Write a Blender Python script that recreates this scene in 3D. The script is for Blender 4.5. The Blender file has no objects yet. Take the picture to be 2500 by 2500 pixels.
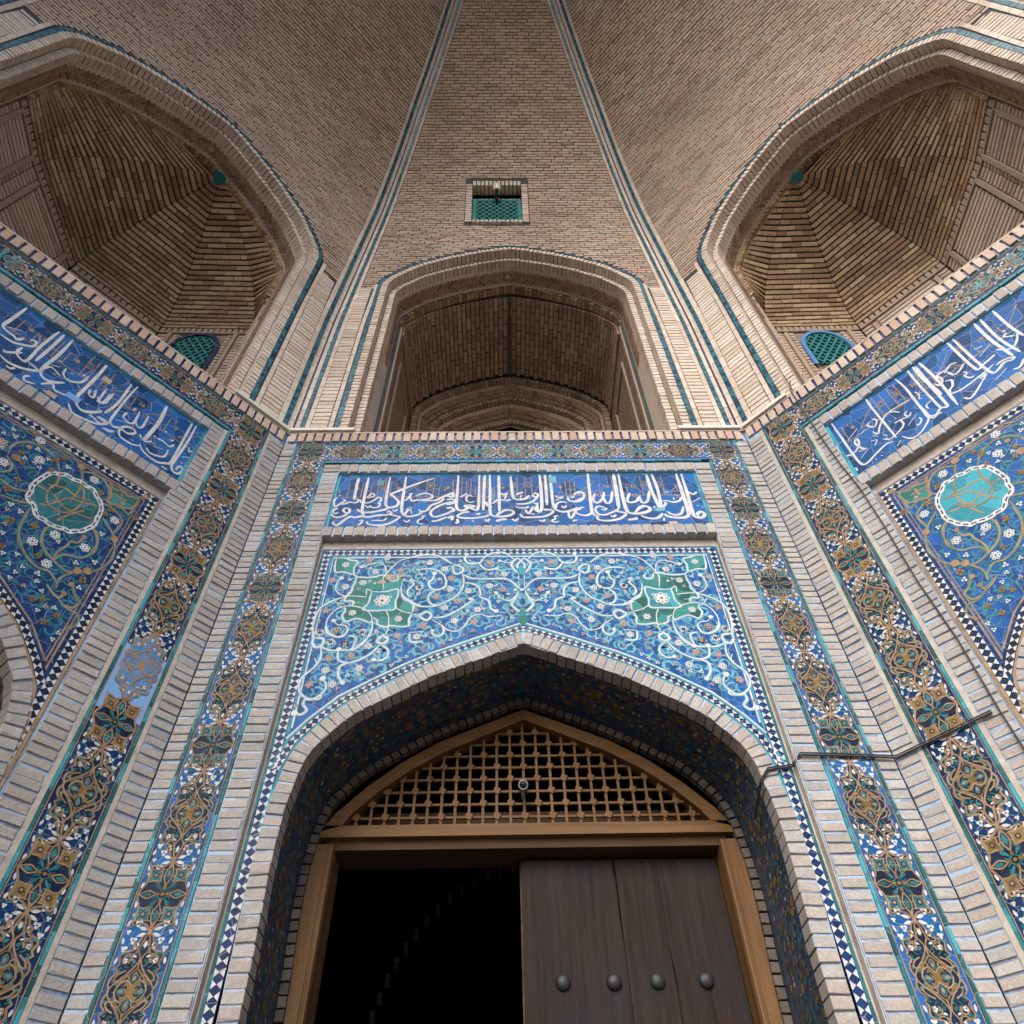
import bpy, math, random
from mathutils import Matrix, Vector, noise
random.seed(7)
SC = bpy.context.scene
COL = SC.collection
R = math.radians
# ------------------------------------------------------------------ camera
CAMZ = 1.6
cam_d = bpy.data.cameras.new("camera")
cam = bpy.data.objects.new("camera", cam_d)
COL.objects.link(cam)
F_PX, PITCH, YAW, ROLL = 1816.77, 0.88217955, 0.02327442, -0.0257359
cam_d.sensor_width = 36.0
cam_d.lens = 36.0 * F_PX / 2500.0
cam_d.clip_start = 0.05
cam_d.clip_end = 2000
fw = Vector((math.sin(YAW) * math.cos(PITCH), math.cos(YAW) * math.cos(PITCH), math.sin(PITCH)))
r0 = Vector((math.cos(YAW), -math.sin(YAW), 0))
u0 = r0.cross(fw)
cr, sr = math.cos(ROLL), math.sin(ROLL)
rt = cr * r0 + sr * u0
up = -sr * r0 + cr * u0
cam.matrix_world = Matrix(((rt.x, up.x, -fw.x, 0), (rt.y, up.y, -fw.y, 0), (rt.z, up.z, -fw.z, CAMZ), (0, 0, 0, 1)))
SC.camera = cam
SC.render.resolution_x = 1024
SC.render.resolution_y = 1024
SC.render.engine = 'CYCLES'
# ------------------------------------------------------------------ light
SUN_EL, SUN_AZ = 38, 200          # sun behind the camera, soft through thin cloud
world = bpy.data.worlds.new("World")
SC.world = world
world.use_nodes = True
nt = world.node_tree
nt.nodes.clear()
sky = nt.nodes.new('ShaderNodeTexSky')
sky.sky_type = 'NISHITA'
sky.sun_disc = False
sky.sun_elevation = R(SUN_EL)
sky.sun_rotation = R(SUN_AZ)
sky.dust_density = 3.0
bg = nt.nodes.new('ShaderNodeBackground')
bg.inputs[1].default_value = 0.15
wo = nt.nodes.new('ShaderNodeOutputWorld')
nt.links.new(sky.outputs[0], bg.inputs[0])
nt.links.new(bg.outputs[0], wo.inputs[0])
sun_d = bpy.data.lights.new("sun", 'SUN')
sun_d.energy = 1.2
sun_d.angle = R(50)
sun_d.color = (1.0, 0.995, 0.985)
sun = bpy.data.objects.new("sun", sun_d)
COL.objects.link(sun)
sd = Vector((math.sin(R(SUN_AZ)) * math.cos(R(SUN_EL)), math.cos(R(SUN_AZ)) * math.cos(R(SUN_EL)), math.sin(R(SUN_EL))))
sun.rotation_euler = sd.to_track_quat('Z', 'Y').to_euler()
SC.view_settings.view_transform = 'Standard'
SC.view_settings.look = 'None'
SC.view_settings.gamma = 1
SC.view_settings.exposure = 1.0
# ------------------------------------------------------------------ materials
def new_mat(name):
    m = bpy.data.materials.new(name)
    m.use_nodes = True
    n = m.node_tree
    n.nodes.clear()
    o = n.nodes.new('ShaderNodeOutputMaterial')
    b = n.nodes.new('ShaderNodeBsdfPrincipled')
    n.links.new(b.outputs[0], o.inputs[0])
    return m, n, b
def node(n, t, ins=None, **kw):
    x = n.nodes.new(t)
    for k, v in kw.items():
        setattr(x, k, v)
    for k, v in (ins or {}).items():
        if isinstance(v, bpy.types.NodeSocket):
            n.links.new(v, x.inputs[k])
        else:
            x.inputs[k].default_value = v
    return x
def ramp(n, fac, stops):
    r = n.nodes.new('ShaderNodeValToRGB')
    n.links.new(fac, r.inputs[0])
    e = r.color_ramp.elements
    while len(e) < len(stops):
        e.new(0.5)
    for i, (p, c) in enumerate(stops):
        e[i].position = p
        e[i].color = (*c, 1)
    return r.outputs[0]
def mixc(n, fac, a, b, mode='MIX'):
    m = n.nodes.new('ShaderNodeMix')
    m.data_type = 'RGBA'
    m.blend_type = mode
    for i, v in ((0, fac), (6, a), (7, b)):
        if isinstance(v, bpy.types.NodeSocket):
            n.links.new(v, m.inputs[i])
        elif i == 0:
            m.inputs[0].default_value = v
        else:
            m.inputs[i].default_value = (*v, 1)
    return m.outputs[2]
def piece_random(n):
    oi = node(n, 'ShaderNodeObjectInfo')
    ge = node(n, 'ShaderNodeNewGeometry')
    a = node(n, 'ShaderNodeMath', {0: oi.outputs['Random'], 1: ge.outputs['Random Per Island']}, operation='ADD')
    return node(n, 'ShaderNodeMath', {0: a.outputs[0]}, operation='FRACT').outputs[0], ge.outputs['Position']
def brick_mat(name, cols, stain=(0.2, 0.15, 0.12), stain_amt=0.35, pale=(0.6, 0.57, 0.53), pale_amt=0.3, rough=0.9, bump=0.25, fine=60, stain_scale=0.9):
    m, n, b = new_mat(name)
    rnd, pos = piece_random(n)
    c = ramp(n, rnd, [(i / len(cols), q) for i, q in enumerate(cols)])
    n.nodes[-1].color_ramp.interpolation = 'LINEAR'
    nz = node(n, 'ShaderNodeTexNoise', {'Vector': pos, 'Scale': stain_scale, 'Detail': 5.0, 'Roughness': 0.6})
    f = node(n, 'ShaderNodeMapRange', {0: nz.outputs[0], 1: 0.48, 2: 0.72, 3: 0.0, 4: stain_amt})
    c = mixc(n, f.outputs[0], c, stain)
    n2 = node(n, 'ShaderNodeTexNoise', {'Vector': pos, 'Scale': 9.0, 'Detail': 6.0, 'Roughness': 0.7})
    f2 = node(n, 'ShaderNodeMapRange', {0: n2.outputs[0], 1: 0.5, 2: 0.75, 3: 0.0, 4: pale_amt})
    c = mixc(n, f2.outputs[0], c, pale)
    n3 = node(n, 'ShaderNodeTexNoise', {'Vector': pos, 'Scale': float(fine), 'Detail': 4.0, 'Roughness': 0.75})
    g = node(n, 'ShaderNodeMapRange', {0: n3.outputs[0], 1: 0.3, 2: 0.7, 3: 0.78, 4: 1.16})
    gc = node(n, 'ShaderNodeCombineColor', {0: g.outputs[0], 1: g.outputs[0], 2: g.outputs[0]})
    c = mixc(n, 1.0, c, gc.outputs[0], 'MULTIPLY')
    n.links.new(c, b.inputs['Base Color'])
    b.inputs['Roughness'].default_value = rough
    b.inputs['Specular IOR Level'].default_value = 0.25
    bp = node(n, 'ShaderNodeBump', {'Height': n3.outputs[0], 'Strength': bump, 'Distance': 0.008})
    n.links.new(bp.outputs[0], b.inputs['Normal'])
    return m
def glaze_mat(name, col, var=0.25, rough=0.38, cell=9.0, grout=(0.3, 0.33, 0.36), grout_w=0.012, fade=(0.12, 0.32, 0.55), fade_amt=0.15, spec=0.16, jit=0.08):
    """glazed mosaic faience: shade changes from piece to piece, hairline grout joints, worn glaze"""
    m, n, b = new_mat(name)
    rnd, pos = piece_random(n)
    vo = node(n, 'ShaderNodeTexVoronoi', {'Vector': pos, 'Scale': cell, 'Randomness': 0.9})
    sep = node(n, 'ShaderNodeSeparateColor', {0: vo.outputs['Color']})
    mx = node(n, 'ShaderNodeMath', {0: sep.outputs[0], 1: rnd}, operation='ADD')
    fr = node(n, 'ShaderNodeMath', {0: mx.outputs[0]}, operation='FRACT')
    g = node(n, 'ShaderNodeMapRange', {0: fr.outputs[0], 1: 0.0, 2: 1.0, 3: 1 - var, 4: 1 + var})
    gc = node(n, 'ShaderNodeCombineColor', {0: g.outputs[0], 1: g.outputs[0], 2: g.outputs[0]})
    c = mixc(n, 1.0, col, gc.outputs[0], 'MULTIPLY')
    n2 = node(n, 'ShaderNodeTexNoise', {'Vector': pos, 'Scale': 3.0, 'Detail': 6.0, 'Roughness': 0.7})
    f2 = node(n, 'ShaderNodeMapRange', {0: n2.outputs[0], 1: 0.5, 2: 0.78, 3: 0.0, 4: fade_amt})
    c = mixc(n, f2.outputs[0], c, fade)
    n4 = node(n, 'ShaderNodeTexNoise', {'Vector': pos, 'Scale': 45.0, 'Detail': 3.0})
    f4 = node(n, 'ShaderNodeMapRange', {0: n4.outputs[0], 1: 0.68, 2: 0.74, 3: 0.0, 4: 0.5})
    c = mixc(n, f4.outputs[0], c, (0.42, 0.36, 0.3))
    if grout_w > 0:
        v2 = node(n, 'ShaderNodeTexVoronoi', {'Vector': pos, 'Scale': cell, 'Randomness': 0.9}, feature='DISTANCE_TO_EDGE')
        lt = node(n, 'ShaderNodeMapRange', {0: v2.outputs['Distance'], 1: grout_w * 0.5, 2: grout_w, 3: 0.75, 4: 0.0})
        c = mixc(n, lt.outputs[0], c, grout)
    n.links.new(c, b.inputs['Base Color'])
    rr = node(n, 'ShaderNodeMapRange', {0: n2.outputs[0], 1: 0.3, 2: 0.7, 3: rough, 4: min(1, rough + 0.35)})
    n.links.new(rr.outputs[0], b.inputs['Roughness'])
    b.inputs['Specular IOR Level'].default_value = spec
    bp = node(n, 'ShaderNodeBump', {'Height': n2.outputs[0], 'Strength': 0.12, 'Distance': 0.02})
    n.links.new(bp.outputs[0], b.inputs['Normal'])
    return m
def wood_mat(name, a, c2, scale, rough, axis=2, streak=0.5, grime=(0.03, 0.025, 0.02), grime_amt=0.4):
    m, n, b = new_mat(name)
    rnd, pos = piece_random(n)
    s = [scale] * 3
    s[axis] = scale * 0.05
    ofs = node(n, 'ShaderNodeVectorMath', {0: pos, 1: rnd}, operation='ADD')
    mp = node(n, 'ShaderNodeVectorMath', {0: ofs.outputs[0], 1: tuple(s)}, operation='MULTIPLY')
    nz = node(n, 'ShaderNodeTexNoise', {'Vector': mp.outputs[0], 'Scale': 1.0, 'Detail': 7.0, 'Roughness': 0.65, 'Distortion': 0.4})
    c = ramp(n, nz.outputs[0], [(0.28, a), (0.72, c2)])
    n2 = node(n, 'ShaderNodeTexNoise', {'Vector': pos, 'Scale': 2.2, 'Detail': 6.0, 'Roughness': 0.7})
    f2 = node(n, 'ShaderNodeMapRange', {0: n2.outputs[0], 1: 0.42, 2: 0.72, 3: 0.0, 4: grime_amt})
    c = mixc(n, f2.outputs[0], c, grime)
    n.links.new(c, b.inputs['Base Color'])
    b.inputs['Roughness'].default_value = rough
    b.inputs['Specular IOR Level'].default_value = 0.12
    bp = node(n, 'ShaderNodeBump', {'Height': nz.outputs[0], 'Strength': streak, 'Distance': 0.006})
    n.links.new(bp.outputs[0], b.inputs['Normal'])
    return m
def plain_mat(name, col, rough=0.8, metal=0.0, var=0.25, scale=12.0, bump=0.2):
    m, n, b = new_mat(name)
    ge = node(n, 'ShaderNodeNewGeometry')
    nz = node(n, 'ShaderNodeTexNoise', {'Vector': ge.outputs['Position'], 'Scale': scale, 'Detail': 6.0, 'Roughness': 0.7})
    g = node(n, 'ShaderNodeMapRange', {0: nz.outputs[0], 1: 0.25, 2: 0.75, 3: 1 - var, 4: 1 + var})
    gc = node(n, 'ShaderNodeCombineColor', {0: g.outputs[0], 1: g.outputs[0], 2: g.outputs[0]})
    n.links.new(mixc(n, 1.0, col, gc.outputs[0], 'MULTIPLY'), b.inputs['Base Color'])
    b.inputs['Roughness'].default_value = rough
    b.inputs['Metallic'].default_value = metal
    bp = node(n, 'ShaderNodeBump', {'Height': nz.outputs[0], 'Strength': bump, 'Distance': 0.01})
    n.links.new(bp.outputs[0], b.inputs['Normal'])
    return m
def patch_mat(name, stops, scale, rough=0.5, detail=2.0, stretch=(1, 1, 1)):
    m, n, b = new_mat(name)
    ge = node(n, 'ShaderNodeNewGeometry')
    mp = node(n, 'ShaderNodeVectorMath', {0: ge.outputs['Position'], 1: stretch}, operation='MULTIPLY')
    nz = node(n, 'ShaderNodeTexNoise', {'Vector': mp.outputs[0], 'Scale': scale, 'Detail': detail, 'Roughness': 0.6})
    n.links.new(ramp(n, nz.outputs[0], stops), b.inputs['Base Color'])
    b.inputs['Roughness'].default_value = rough
    return m
def course_mat(name, a, bcol, joint, pitch=0.07, length=0.22):
    """far brickwork whose pieces are too fine to pick apart: thin level courses"""
    m, n, b = new_mat(name)
    tc = node(n, 'ShaderNodeTexCoord')
    sp = node(n, 'ShaderNodeSeparateXYZ', {0: tc.outputs['Object']})
    sm = node(n, 'ShaderNodeMath', {0: sp.outputs[0], 1: sp.outputs[1]}, operation='ADD')
    cb = node(n, 'ShaderNodeCombineXYZ', {0: sm.outputs[0], 1: sp.outputs[2]})
    br = node(n, 'ShaderNodeTexBrick', {'Vector': cb.outputs[0], 'Color1': (*a, 1), 'Color2': (*bcol, 1), 'Mortar': (*joint, 1), 'Scale': 1.0, 'Mortar Size': 0.007, 'Brick Width': length, 'Row Height': pitch})
    n.links.new(br.outputs[0], b.inputs['Base Color'])
    b.inputs['Roughness'].default_value = 0.9
    bp = node(n, 'ShaderNodeBump', {'Height': br.outputs['Fac'], 'Strength': 0.6, 'Distance': -0.01})
    n.links.new(bp.outputs[0], b.inputs['Normal'])
    return m
M = {}
M['brick_low'] = brick_mat('weathered_grey_brick', [(0.36, 0.345, 0.33), (0.42, 0.405, 0.39), (0.39, 0.34, 0.31), (0.45, 0.435, 0.415), (0.33, 0.315, 0.305), (0.41, 0.365, 0.335)], stain=(0.22, 0.18, 0.15), stain_amt=0.3, pale=(0.62, 0.60, 0.57), pale_amt=0.4, fine=70, bump=0.5)
M['brick_top'] = brick_mat('pink_brick', [(0.50, 0.36, 0.28), (0.56, 0.44, 0.36), (0.50, 0.32, 0.24), (0.58, 0.48, 0.40)], pale=(0.66, 0.6, 0.55), pale_amt=0.3, fine=70, bump=0.4)
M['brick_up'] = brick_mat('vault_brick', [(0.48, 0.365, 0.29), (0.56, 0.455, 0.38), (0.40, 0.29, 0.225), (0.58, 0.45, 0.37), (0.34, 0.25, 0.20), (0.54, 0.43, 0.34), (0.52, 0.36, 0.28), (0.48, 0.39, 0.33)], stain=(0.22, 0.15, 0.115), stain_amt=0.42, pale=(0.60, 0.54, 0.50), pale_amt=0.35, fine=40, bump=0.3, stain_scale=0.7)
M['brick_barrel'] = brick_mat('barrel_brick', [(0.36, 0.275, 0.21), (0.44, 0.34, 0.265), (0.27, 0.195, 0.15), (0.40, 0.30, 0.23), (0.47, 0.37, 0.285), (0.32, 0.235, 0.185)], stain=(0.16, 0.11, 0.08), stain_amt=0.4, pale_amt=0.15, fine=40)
M['brick_rim'] = brick_mat('dark_grey_brick', [(0.10, 0.085, 0.075), (0.14, 0.12, 0.105), (0.08, 0.07, 0.062)], pale_amt=0.1)  # dark grey tone for the inner arch rim
M['brick_frame'] = brick_mat('dull_frame_brick', [(0.34, 0.255, 0.2), (0.38, 0.29, 0.23)], pale_amt=0.15)
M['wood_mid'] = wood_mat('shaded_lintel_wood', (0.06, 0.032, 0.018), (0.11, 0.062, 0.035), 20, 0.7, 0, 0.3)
M['brick_edge'] = brick_mat('pale_edge_brick', [(0.62, 0.52, 0.44), (0.68, 0.59, 0.51), (0.58, 0.47, 0.39), (0.70, 0.62, 0.55)], stain=(0.3, 0.22, 0.18), stain_amt=0.3, fine=40, bump=0.3)
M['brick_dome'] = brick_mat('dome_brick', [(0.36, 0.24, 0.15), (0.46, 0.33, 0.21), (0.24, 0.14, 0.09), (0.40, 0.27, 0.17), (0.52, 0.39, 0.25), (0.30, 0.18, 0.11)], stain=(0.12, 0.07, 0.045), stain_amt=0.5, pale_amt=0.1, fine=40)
M['brick_chev'] = brick_mat('chevron_brick', [(0.36, 0.25, 0.19), (0.22, 0.12, 0.085), (0.40, 0.30, 0.23), (0.28, 0.17, 0.12), (0.38, 0.28, 0.21)], fine=40, pale_amt=0.1)
M['joint_up'] = patch_mat('dark_glazed_joint', [(0.35, (0.035, 0.03, 0.03)), (0.5, (0.02, 0.03, 0.05)), (0.62, (0.03, 0.06, 0.06)), (0.75, (0.08, 0.06, 0.05))], 6.0, 0.7)
M['joint_dome'] = patch_mat('dome_joint', [(0.4, (0.012, 0.016, 0.016)), (0.6, (0.015, 0.035, 0.032))], 3.0, 0.6)
M['joint_low'] = patch_mat('blue_glazed_joint', [(0.30, (0.32, 0.30, 0.28)), (0.42, (0.20, 0.26, 0.38)), (0.50, (0.34, 0.46, 0.62)), (0.60, (0.30, 0.42, 0.60)), (0.70, (0.12, 0.19, 0.36))], 5.0, 0.5, 4.0)
M['joint_navy'] = patch_mat('navy_glazed_joint', [(0.35, (0.015, 0.03, 0.13)), (0.55, (0.02, 0.05, 0.25)), (0.70, (0.10, 0.14, 0.25))], 6.0, 0.3)
M['joint_teal'] = patch_mat('teal_glazed_joint', [(0.35, (0.02, 0.05, 0.18)), (0.52, (0.06, 0.16, 0.24)), (0.70, (0.25, 0.3, 0.32))], 6.0, 0.3)
M['plaster'] = plain_mat('lime_plaster', (0.46, 0.41, 0.36), 0.95, var=0.3, scale=14, bump=0.8)
M['dark_core'] = plain_mat('shadowed_core', (0.22, 0.18, 0.15), 0.95)
M['cobalt'] = glaze_mat('cobalt_tile', (0.010, 0.088, 0.29), var=0.45, cell=9, fade_amt=0.22)
M['cobalt_text'] = glaze_mat('inscription_cobalt_tile', (0.010, 0.080, 0.27), var=0.55, cell=8, fade_amt=0.25)
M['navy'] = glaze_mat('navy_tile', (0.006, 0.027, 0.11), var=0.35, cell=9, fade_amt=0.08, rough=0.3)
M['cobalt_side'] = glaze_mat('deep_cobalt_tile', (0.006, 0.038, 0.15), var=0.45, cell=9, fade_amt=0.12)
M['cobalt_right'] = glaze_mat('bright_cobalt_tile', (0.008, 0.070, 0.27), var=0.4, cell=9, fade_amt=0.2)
M['white'] = glaze_mat('white_tile', (0.56, 0.58, 0.60), var=0.12, cell=16, grout=(0.35, 0.35, 0.38), grout_w=0.015, fade=(0.5, 0.5, 0.5))
M['rose'] = glaze_mat('rose_tile', (0.42, 0.30, 0.28), var=0.15, cell=16, grout_w=0)
M['tan'] = glaze_mat('tan_tile', (0.29, 0.195, 0.115), var=0.25, cell=16, grout_w=0, fade=(0.5, 0.4, 0.32), fade_amt=0.3)
M['ochre'] = glaze_mat('ochre_tile', (0.20, 0.128, 0.042), var=0.3, cell=16, grout_w=0, fade=(0.4, 0.3, 0.2))
M['teal'] = glaze_mat('teal_tile', (0.018, 0.115, 0.135), var=0.35, cell=7, grout_w=0.01, fade=(0.1, 0.35, 0.4), fade_amt=0.35)
M['turq'] = glaze_mat('turquoise_tile', (0.03, 0.27, 0.35), var=0.3, cell=8, grout_w=0.01, fade=(0.3, 0.55, 0.6), fade_amt=0.3)
M['green'] = glaze_mat('green_tile', (0.025, 0.165, 0.15), var=0.45, cell=8, grout=(0.1, 0.4, 0.45), grout_w=0.012, fade=(0.15, 0.4, 0.45), fade_amt=0.4)
M['leaf'] = glaze_mat('pale_teal_tile', (0.12, 0.33, 0.42), var=0.3, cell=12, grout_w=0, fade_amt=0.1)
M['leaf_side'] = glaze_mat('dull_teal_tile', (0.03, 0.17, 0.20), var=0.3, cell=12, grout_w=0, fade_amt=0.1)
M['ink'] = glaze_mat('black_tile', (0.007, 0.018, 0.045), var=0.4, cell=14, grout_w=0, fade_amt=0.05)
M['sky_tile'] = glaze_mat('light_blue_repair_tile', (0.21, 0.40, 0.72), var=0.05, cell=3, grout_w=0, fade_amt=0.05, rough=0.5)
M['blue_mid'] = glaze_mat('mid_blue_repair_tile', (0.09, 0.25, 0.52), var=0.1, cell=3, grout_w=0, rough=0.5)
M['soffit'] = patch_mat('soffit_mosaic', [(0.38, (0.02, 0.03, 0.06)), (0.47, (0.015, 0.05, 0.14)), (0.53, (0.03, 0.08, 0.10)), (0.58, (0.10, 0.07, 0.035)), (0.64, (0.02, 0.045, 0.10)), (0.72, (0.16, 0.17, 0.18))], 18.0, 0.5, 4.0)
M['rope'] = patch_mat('rope_glaze', [(0.36, (0.012, 0.03, 0.10)), (0.48, (0.02, 0.09, 0.13)), (0.56, (0.05, 0.24, 0.28)), (0.64, (0.02, 0.05, 0.13)), (0.72, (0.25, 0.28, 0.3))], 16.0, 0.35, 4.0)
M['rope_dark'] = patch_mat('navy_line_glaze', [(0.4, (0.015, 0.02, 0.07)), (0.6, (0.03, 0.04, 0.12)), (0.7, (0.2, 0.18, 0.17))], 12.0, 0.4, 3.0)
M['grille'] = glaze_mat('turquoise_grille', (0.03, 0.20, 0.21), var=0.15, cell=5, grout_w=0, fade=(0.25, 0.35, 0.3), fade_amt=0.3)
M['wood_new'] = wood_mat('honey_wood', (0.12, 0.062, 0.027), (0.22, 0.122, 0.055), 22, 0.55, 2, 0.25, (0.12, 0.07, 0.04), 0.45)
M['wood_newx'] = wood_mat('honey_wood_level', (0.12, 0.062, 0.027), (0.22, 0.122, 0.055), 22, 0.55, 0, 0.25, (0.12, 0.07, 0.04), 0.45)
M['wood_old'] = wood_mat('old_door_wood', (0.014, 0.010, 0.008), (0.048, 0.033, 0.027), 26, 0.7, 2, 0.6, (0.022, 0.024, 0.033), 0.7)
M['wood_red'] = wood_mat('dark_red_wood', (0.07, 0.04, 0.028), (0.15, 0.09, 0.065), 18, 0.75, 0, 0.5)
M['iron'] = plain_mat('forged_iron', (0.05, 0.05, 0.058), 0.5, 0.6, 0.35, 40, 0.4)
M['cable'] = plain_mat('black_cable', (0.025, 0.025, 0.03), 0.5)
M['trunking'] = plain_mat('white_trunking', (0.66, 0.63, 0.57), 0.5, var=0.08, bump=0.02)
M['bulb'] = plain_mat('opal_bulb', (0.72, 0.72, 0.72), 0.25, var=0.05, bump=0.0)
M['camera_white'] = plain_mat('grey_camera_shell', (0.28, 0.3, 0.32), 0.4, var=0.05, bump=0.0)
M['lens'] = plain_mat('black_lens', (0.01, 0.01, 0.012), 0.1, var=0.0, bump=0.0)
M['courses'] = course_mat('fine_brick_courses', (0.36, 0.26, 0.2), (0.27, 0.18, 0.135), (0.05, 0.04, 0.035), 0.065)
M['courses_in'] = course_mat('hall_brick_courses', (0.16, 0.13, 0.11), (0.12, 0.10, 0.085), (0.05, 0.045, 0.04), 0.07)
M['ground'] = course_mat('paving', (0.27, 0.26, 0.245), (0.23, 0.22, 0.21), (0.12, 0.11, 0.1), 0.4, 0.6)
M['dim_white'] = glaze_mat('shaded_white_tile', (0.34, 0.35, 0.36), var=0.3, grout_w=0)  # dim tiles: shade under the arch is put into their colours
M['dim_ochre'] = glaze_mat('shaded_ochre_tile', (0.20, 0.13, 0.05), var=0.3, grout_w=0)
M['dim_teal'] = glaze_mat('shaded_teal_tile', (0.03, 0.15, 0.20), var=0.3, grout_w=0)
M['rubble'] = plain_mat('repair_mortar', (0.46, 0.36, 0.26), 0.95, var=0.4, scale=30, bump=0.8)
# ------------------------------------------------------------------ helpers
class MB:
    def __init__(s):
        s.v, s.f, s.m = [], [], []
    def add(s, vs, fs, mi=0):
        k = len(s.v)
        s.v += [tuple(p) for p in vs]
        s.f += [tuple(i + k for i in f) for f in fs]
        s.m += [mi] * len(fs)
    def box(s, x0, x1, y0, y1, z0, z1, mi=0):
        s.add([(x0, y0, z0), (x1, y0, z0), (x1, y1, z0), (x0, y1, z0), (x0, y0, z1), (x1, y0, z1), (x1, y1, z1), (x0, y1, z1)],
              [(0, 1, 5, 4), (1, 2, 6, 5), (2, 3, 7, 6), (3, 0, 4, 7), (4, 5, 6, 7), (3, 2, 1, 0)], mi)
    def mesh(s, name, mats):
        me = bpy.data.meshes.new(name)
        me.from_pydata(s.v, [], s.f)
        for m in mats:
            me.materials.append(m)
        if len(mats) > 1:
            me.polygons.foreach_set('material_index', s.m)
        me.update()
        return me
    def obj(s, name, mats, parent=None, **tags):
        if not isinstance(mats, (list, tuple)):
            mats = [mats]
        return link(name, s.mesh(name, mats), parent, **tags)
def link(name, me, parent=None, mat4=None, **tags):
    o = bpy.data.objects.new(name, me)
    COL.objects.link(o)
    if parent:
        o.parent = parent
    if mat4 is not None:
        o.matrix_local = mat4
    for k, v in tags.items():
        if v is not None:
            o[k] = v
    return o
def thing(name, mw, label, cat, group=None):
    o = bpy.data.objects.new(name, None)
    COL.objects.link(o)
    o.matrix_world = mw
    o.empty_display_size = 0.3
    o['label'] = label
    o['category'] = cat
    if group:
        o['group'] = group
    return o
def catmull(pts, n=4):
    if len(pts) < 3:
        return pts
    out = []
    for i in range(len(pts) - 1):
        p0 = pts[i - 1] if i else pts[0]
        p1, p2 = pts[i], pts[i + 1]
        p3 = pts[i + 2] if i + 2 < len(pts) else p2
        for k in range(n):
            t = k / n
            out.append(tuple(0.5 * (2 * p1[j] + (p2[j] - p0[j]) * t + (2 * p0[j] - 5 * p1[j] + 4 * p2[j] - p3[j]) * t * t + (3 * p1[j] - p0[j] - 3 * p2[j] + p3[j]) * t ** 3) for j in (0, 1)))
    out.append(pts[-1])
    return out
REF = [None]
LAYER = [0]
def relief(y):
    LAYER[0] = (LAYER[0] + 1) % 23
    y -= LAYER[0] * 0.00005
    return y if REF[0] is None else REF[0] + (y - REF[0]) * 0.38
def ribbon(mb, pts, w, y, mi=0, pen=False, taper=True, thick=0.0008):
    y = relief(y)
    n = len(pts)
    L, Rr = [], []
    for i, p in enumerate(pts):
        a = pts[max(0, i - 1)]
        b = pts[min(n - 1, i + 1)]
        dx, dz = b[0] - a[0], b[1] - a[1]
        l = math.hypot(dx, dz) or 1
        dx, dz = dx / l, dz / l
        ww = w / 2
        if pen:
            ww *= 0.72 + 0.42 * abs(dx * 0.5 + dz * 0.86)
        if taper:
            e = min(i, n - 1 - i) / max(1, n - 1)
            ww *= min(1, 0.5 + e * 4)
        L.append((p[0] - dz * ww, y, p[1] + dx * ww))
        Rr.append((p[0] + dz * ww, y, p[1] - dx * ww))
    k = len(mb.v)
    vs = L + Rr + [(q[0], y + thick, q[2]) for q in L] + [(q[0], y + thick, q[2]) for q in Rr]
    fs = []
    for i in range(n - 1):
        fs.append((i, n + i, n + i + 1, i + 1))
        fs.append((2 * n + i, i, i + 1, 2 * n + i + 1))
        fs.append((n + i, 3 * n + i, 3 * n + i + 1, n + i + 1))
    mb.add(vs, fs, mi)
def flat_poly(mb, pts, y, mi=0, thick=0.0008):
    y = relief(y)
    n = len(pts)
    ar = sum(pts[i][0] * pts[(i + 1) % n][1] - pts[(i + 1) % n][0] * pts[i][1] for i in range(n))
    if ar < 0:
        pts = pts[::-1]
    mb.add([(p[0], y, p[1]) for p in pts] + [(p[0], y + thick, p[1]) for p in pts],
           [tuple(range(n))] + [(i, i + n, (i + 1) % n + n, (i + 1) % n) for i in range(n)], mi)
def disc(mb, x, z, r, y, mi=0, n=10, sx=1, sz=1, rot=0):
    c, s_ = math.cos(rot), math.sin(rot)
    q = []
    for i in range(n):
        a = math.cos(2 * math.pi * i / n) * r * sx
        b = math.sin(2 * math.pi * i / n) * r * sz
        q.append((x + a * c - b * s_, z + a * s_ + b * c))
    flat_poly(mb, q, y, mi)
def drop(mb, x, z, ln, wd, ang, y, mi=0):
    c, s_ = math.cos(ang), math.sin(ang)
    q = []
    for t, w in ((0, 0), (0.25, 0.8), (0.5, 1), (0.75, 0.7), (1, 0.0), (0.75, -0.7), (0.5, -1), (0.25, -0.8)):
        a, b = (t - 0.5) * ln, w * wd / 2
        q.append((x + a * c - b * s_, z + a * s_ + b * c))
    flat_poly(mb, q, y, mi)
# worn brick pieces: chamfered face, chipped corners (9 quads)
def unit_brick(seed):
    rd = random.Random(seed)
    j = lambda a: rd.uniform(-a, a)
    back = [(-0.5, 0.5, -0.5), (0.5, 0.5, -0.5), (0.5, 0.5, 0.5), (-0.5, 0.5, 0.5)]
    ring, front = [], []
    for (x, z) in ((-0.5, -0.5), (0.5, -0.5), (0.5, 0.5), (-0.5, 0.5)):
        c = rd.random()
        ix = 0.012 + (0.09 if c > 0.85 else 0.012 * c)
        iz = 0.035 + (0.22 if c > 0.85 else 0.04 * c)
        ring.append((x * (1 - 0.01) + j(0.008), -0.455, z * 0.99 + j(0.03)))
        front.append((x - math.copysign(ix, x), -0.5 + j(0.02), z - math.copysign(iz, z)))
    v = back + ring + front
    f = []
    for i in range(4):
        k = (i + 1) % 4
        f.append((i, k, 4 + k, 4 + i))
        f.append((4 + i, 4 + k, 8 + k, 8 + i))
    f.append((8, 9, 10, 11))
    return v, f
UNITS = [unit_brick(i) for i in range(10)]
UMESH = {}
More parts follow.
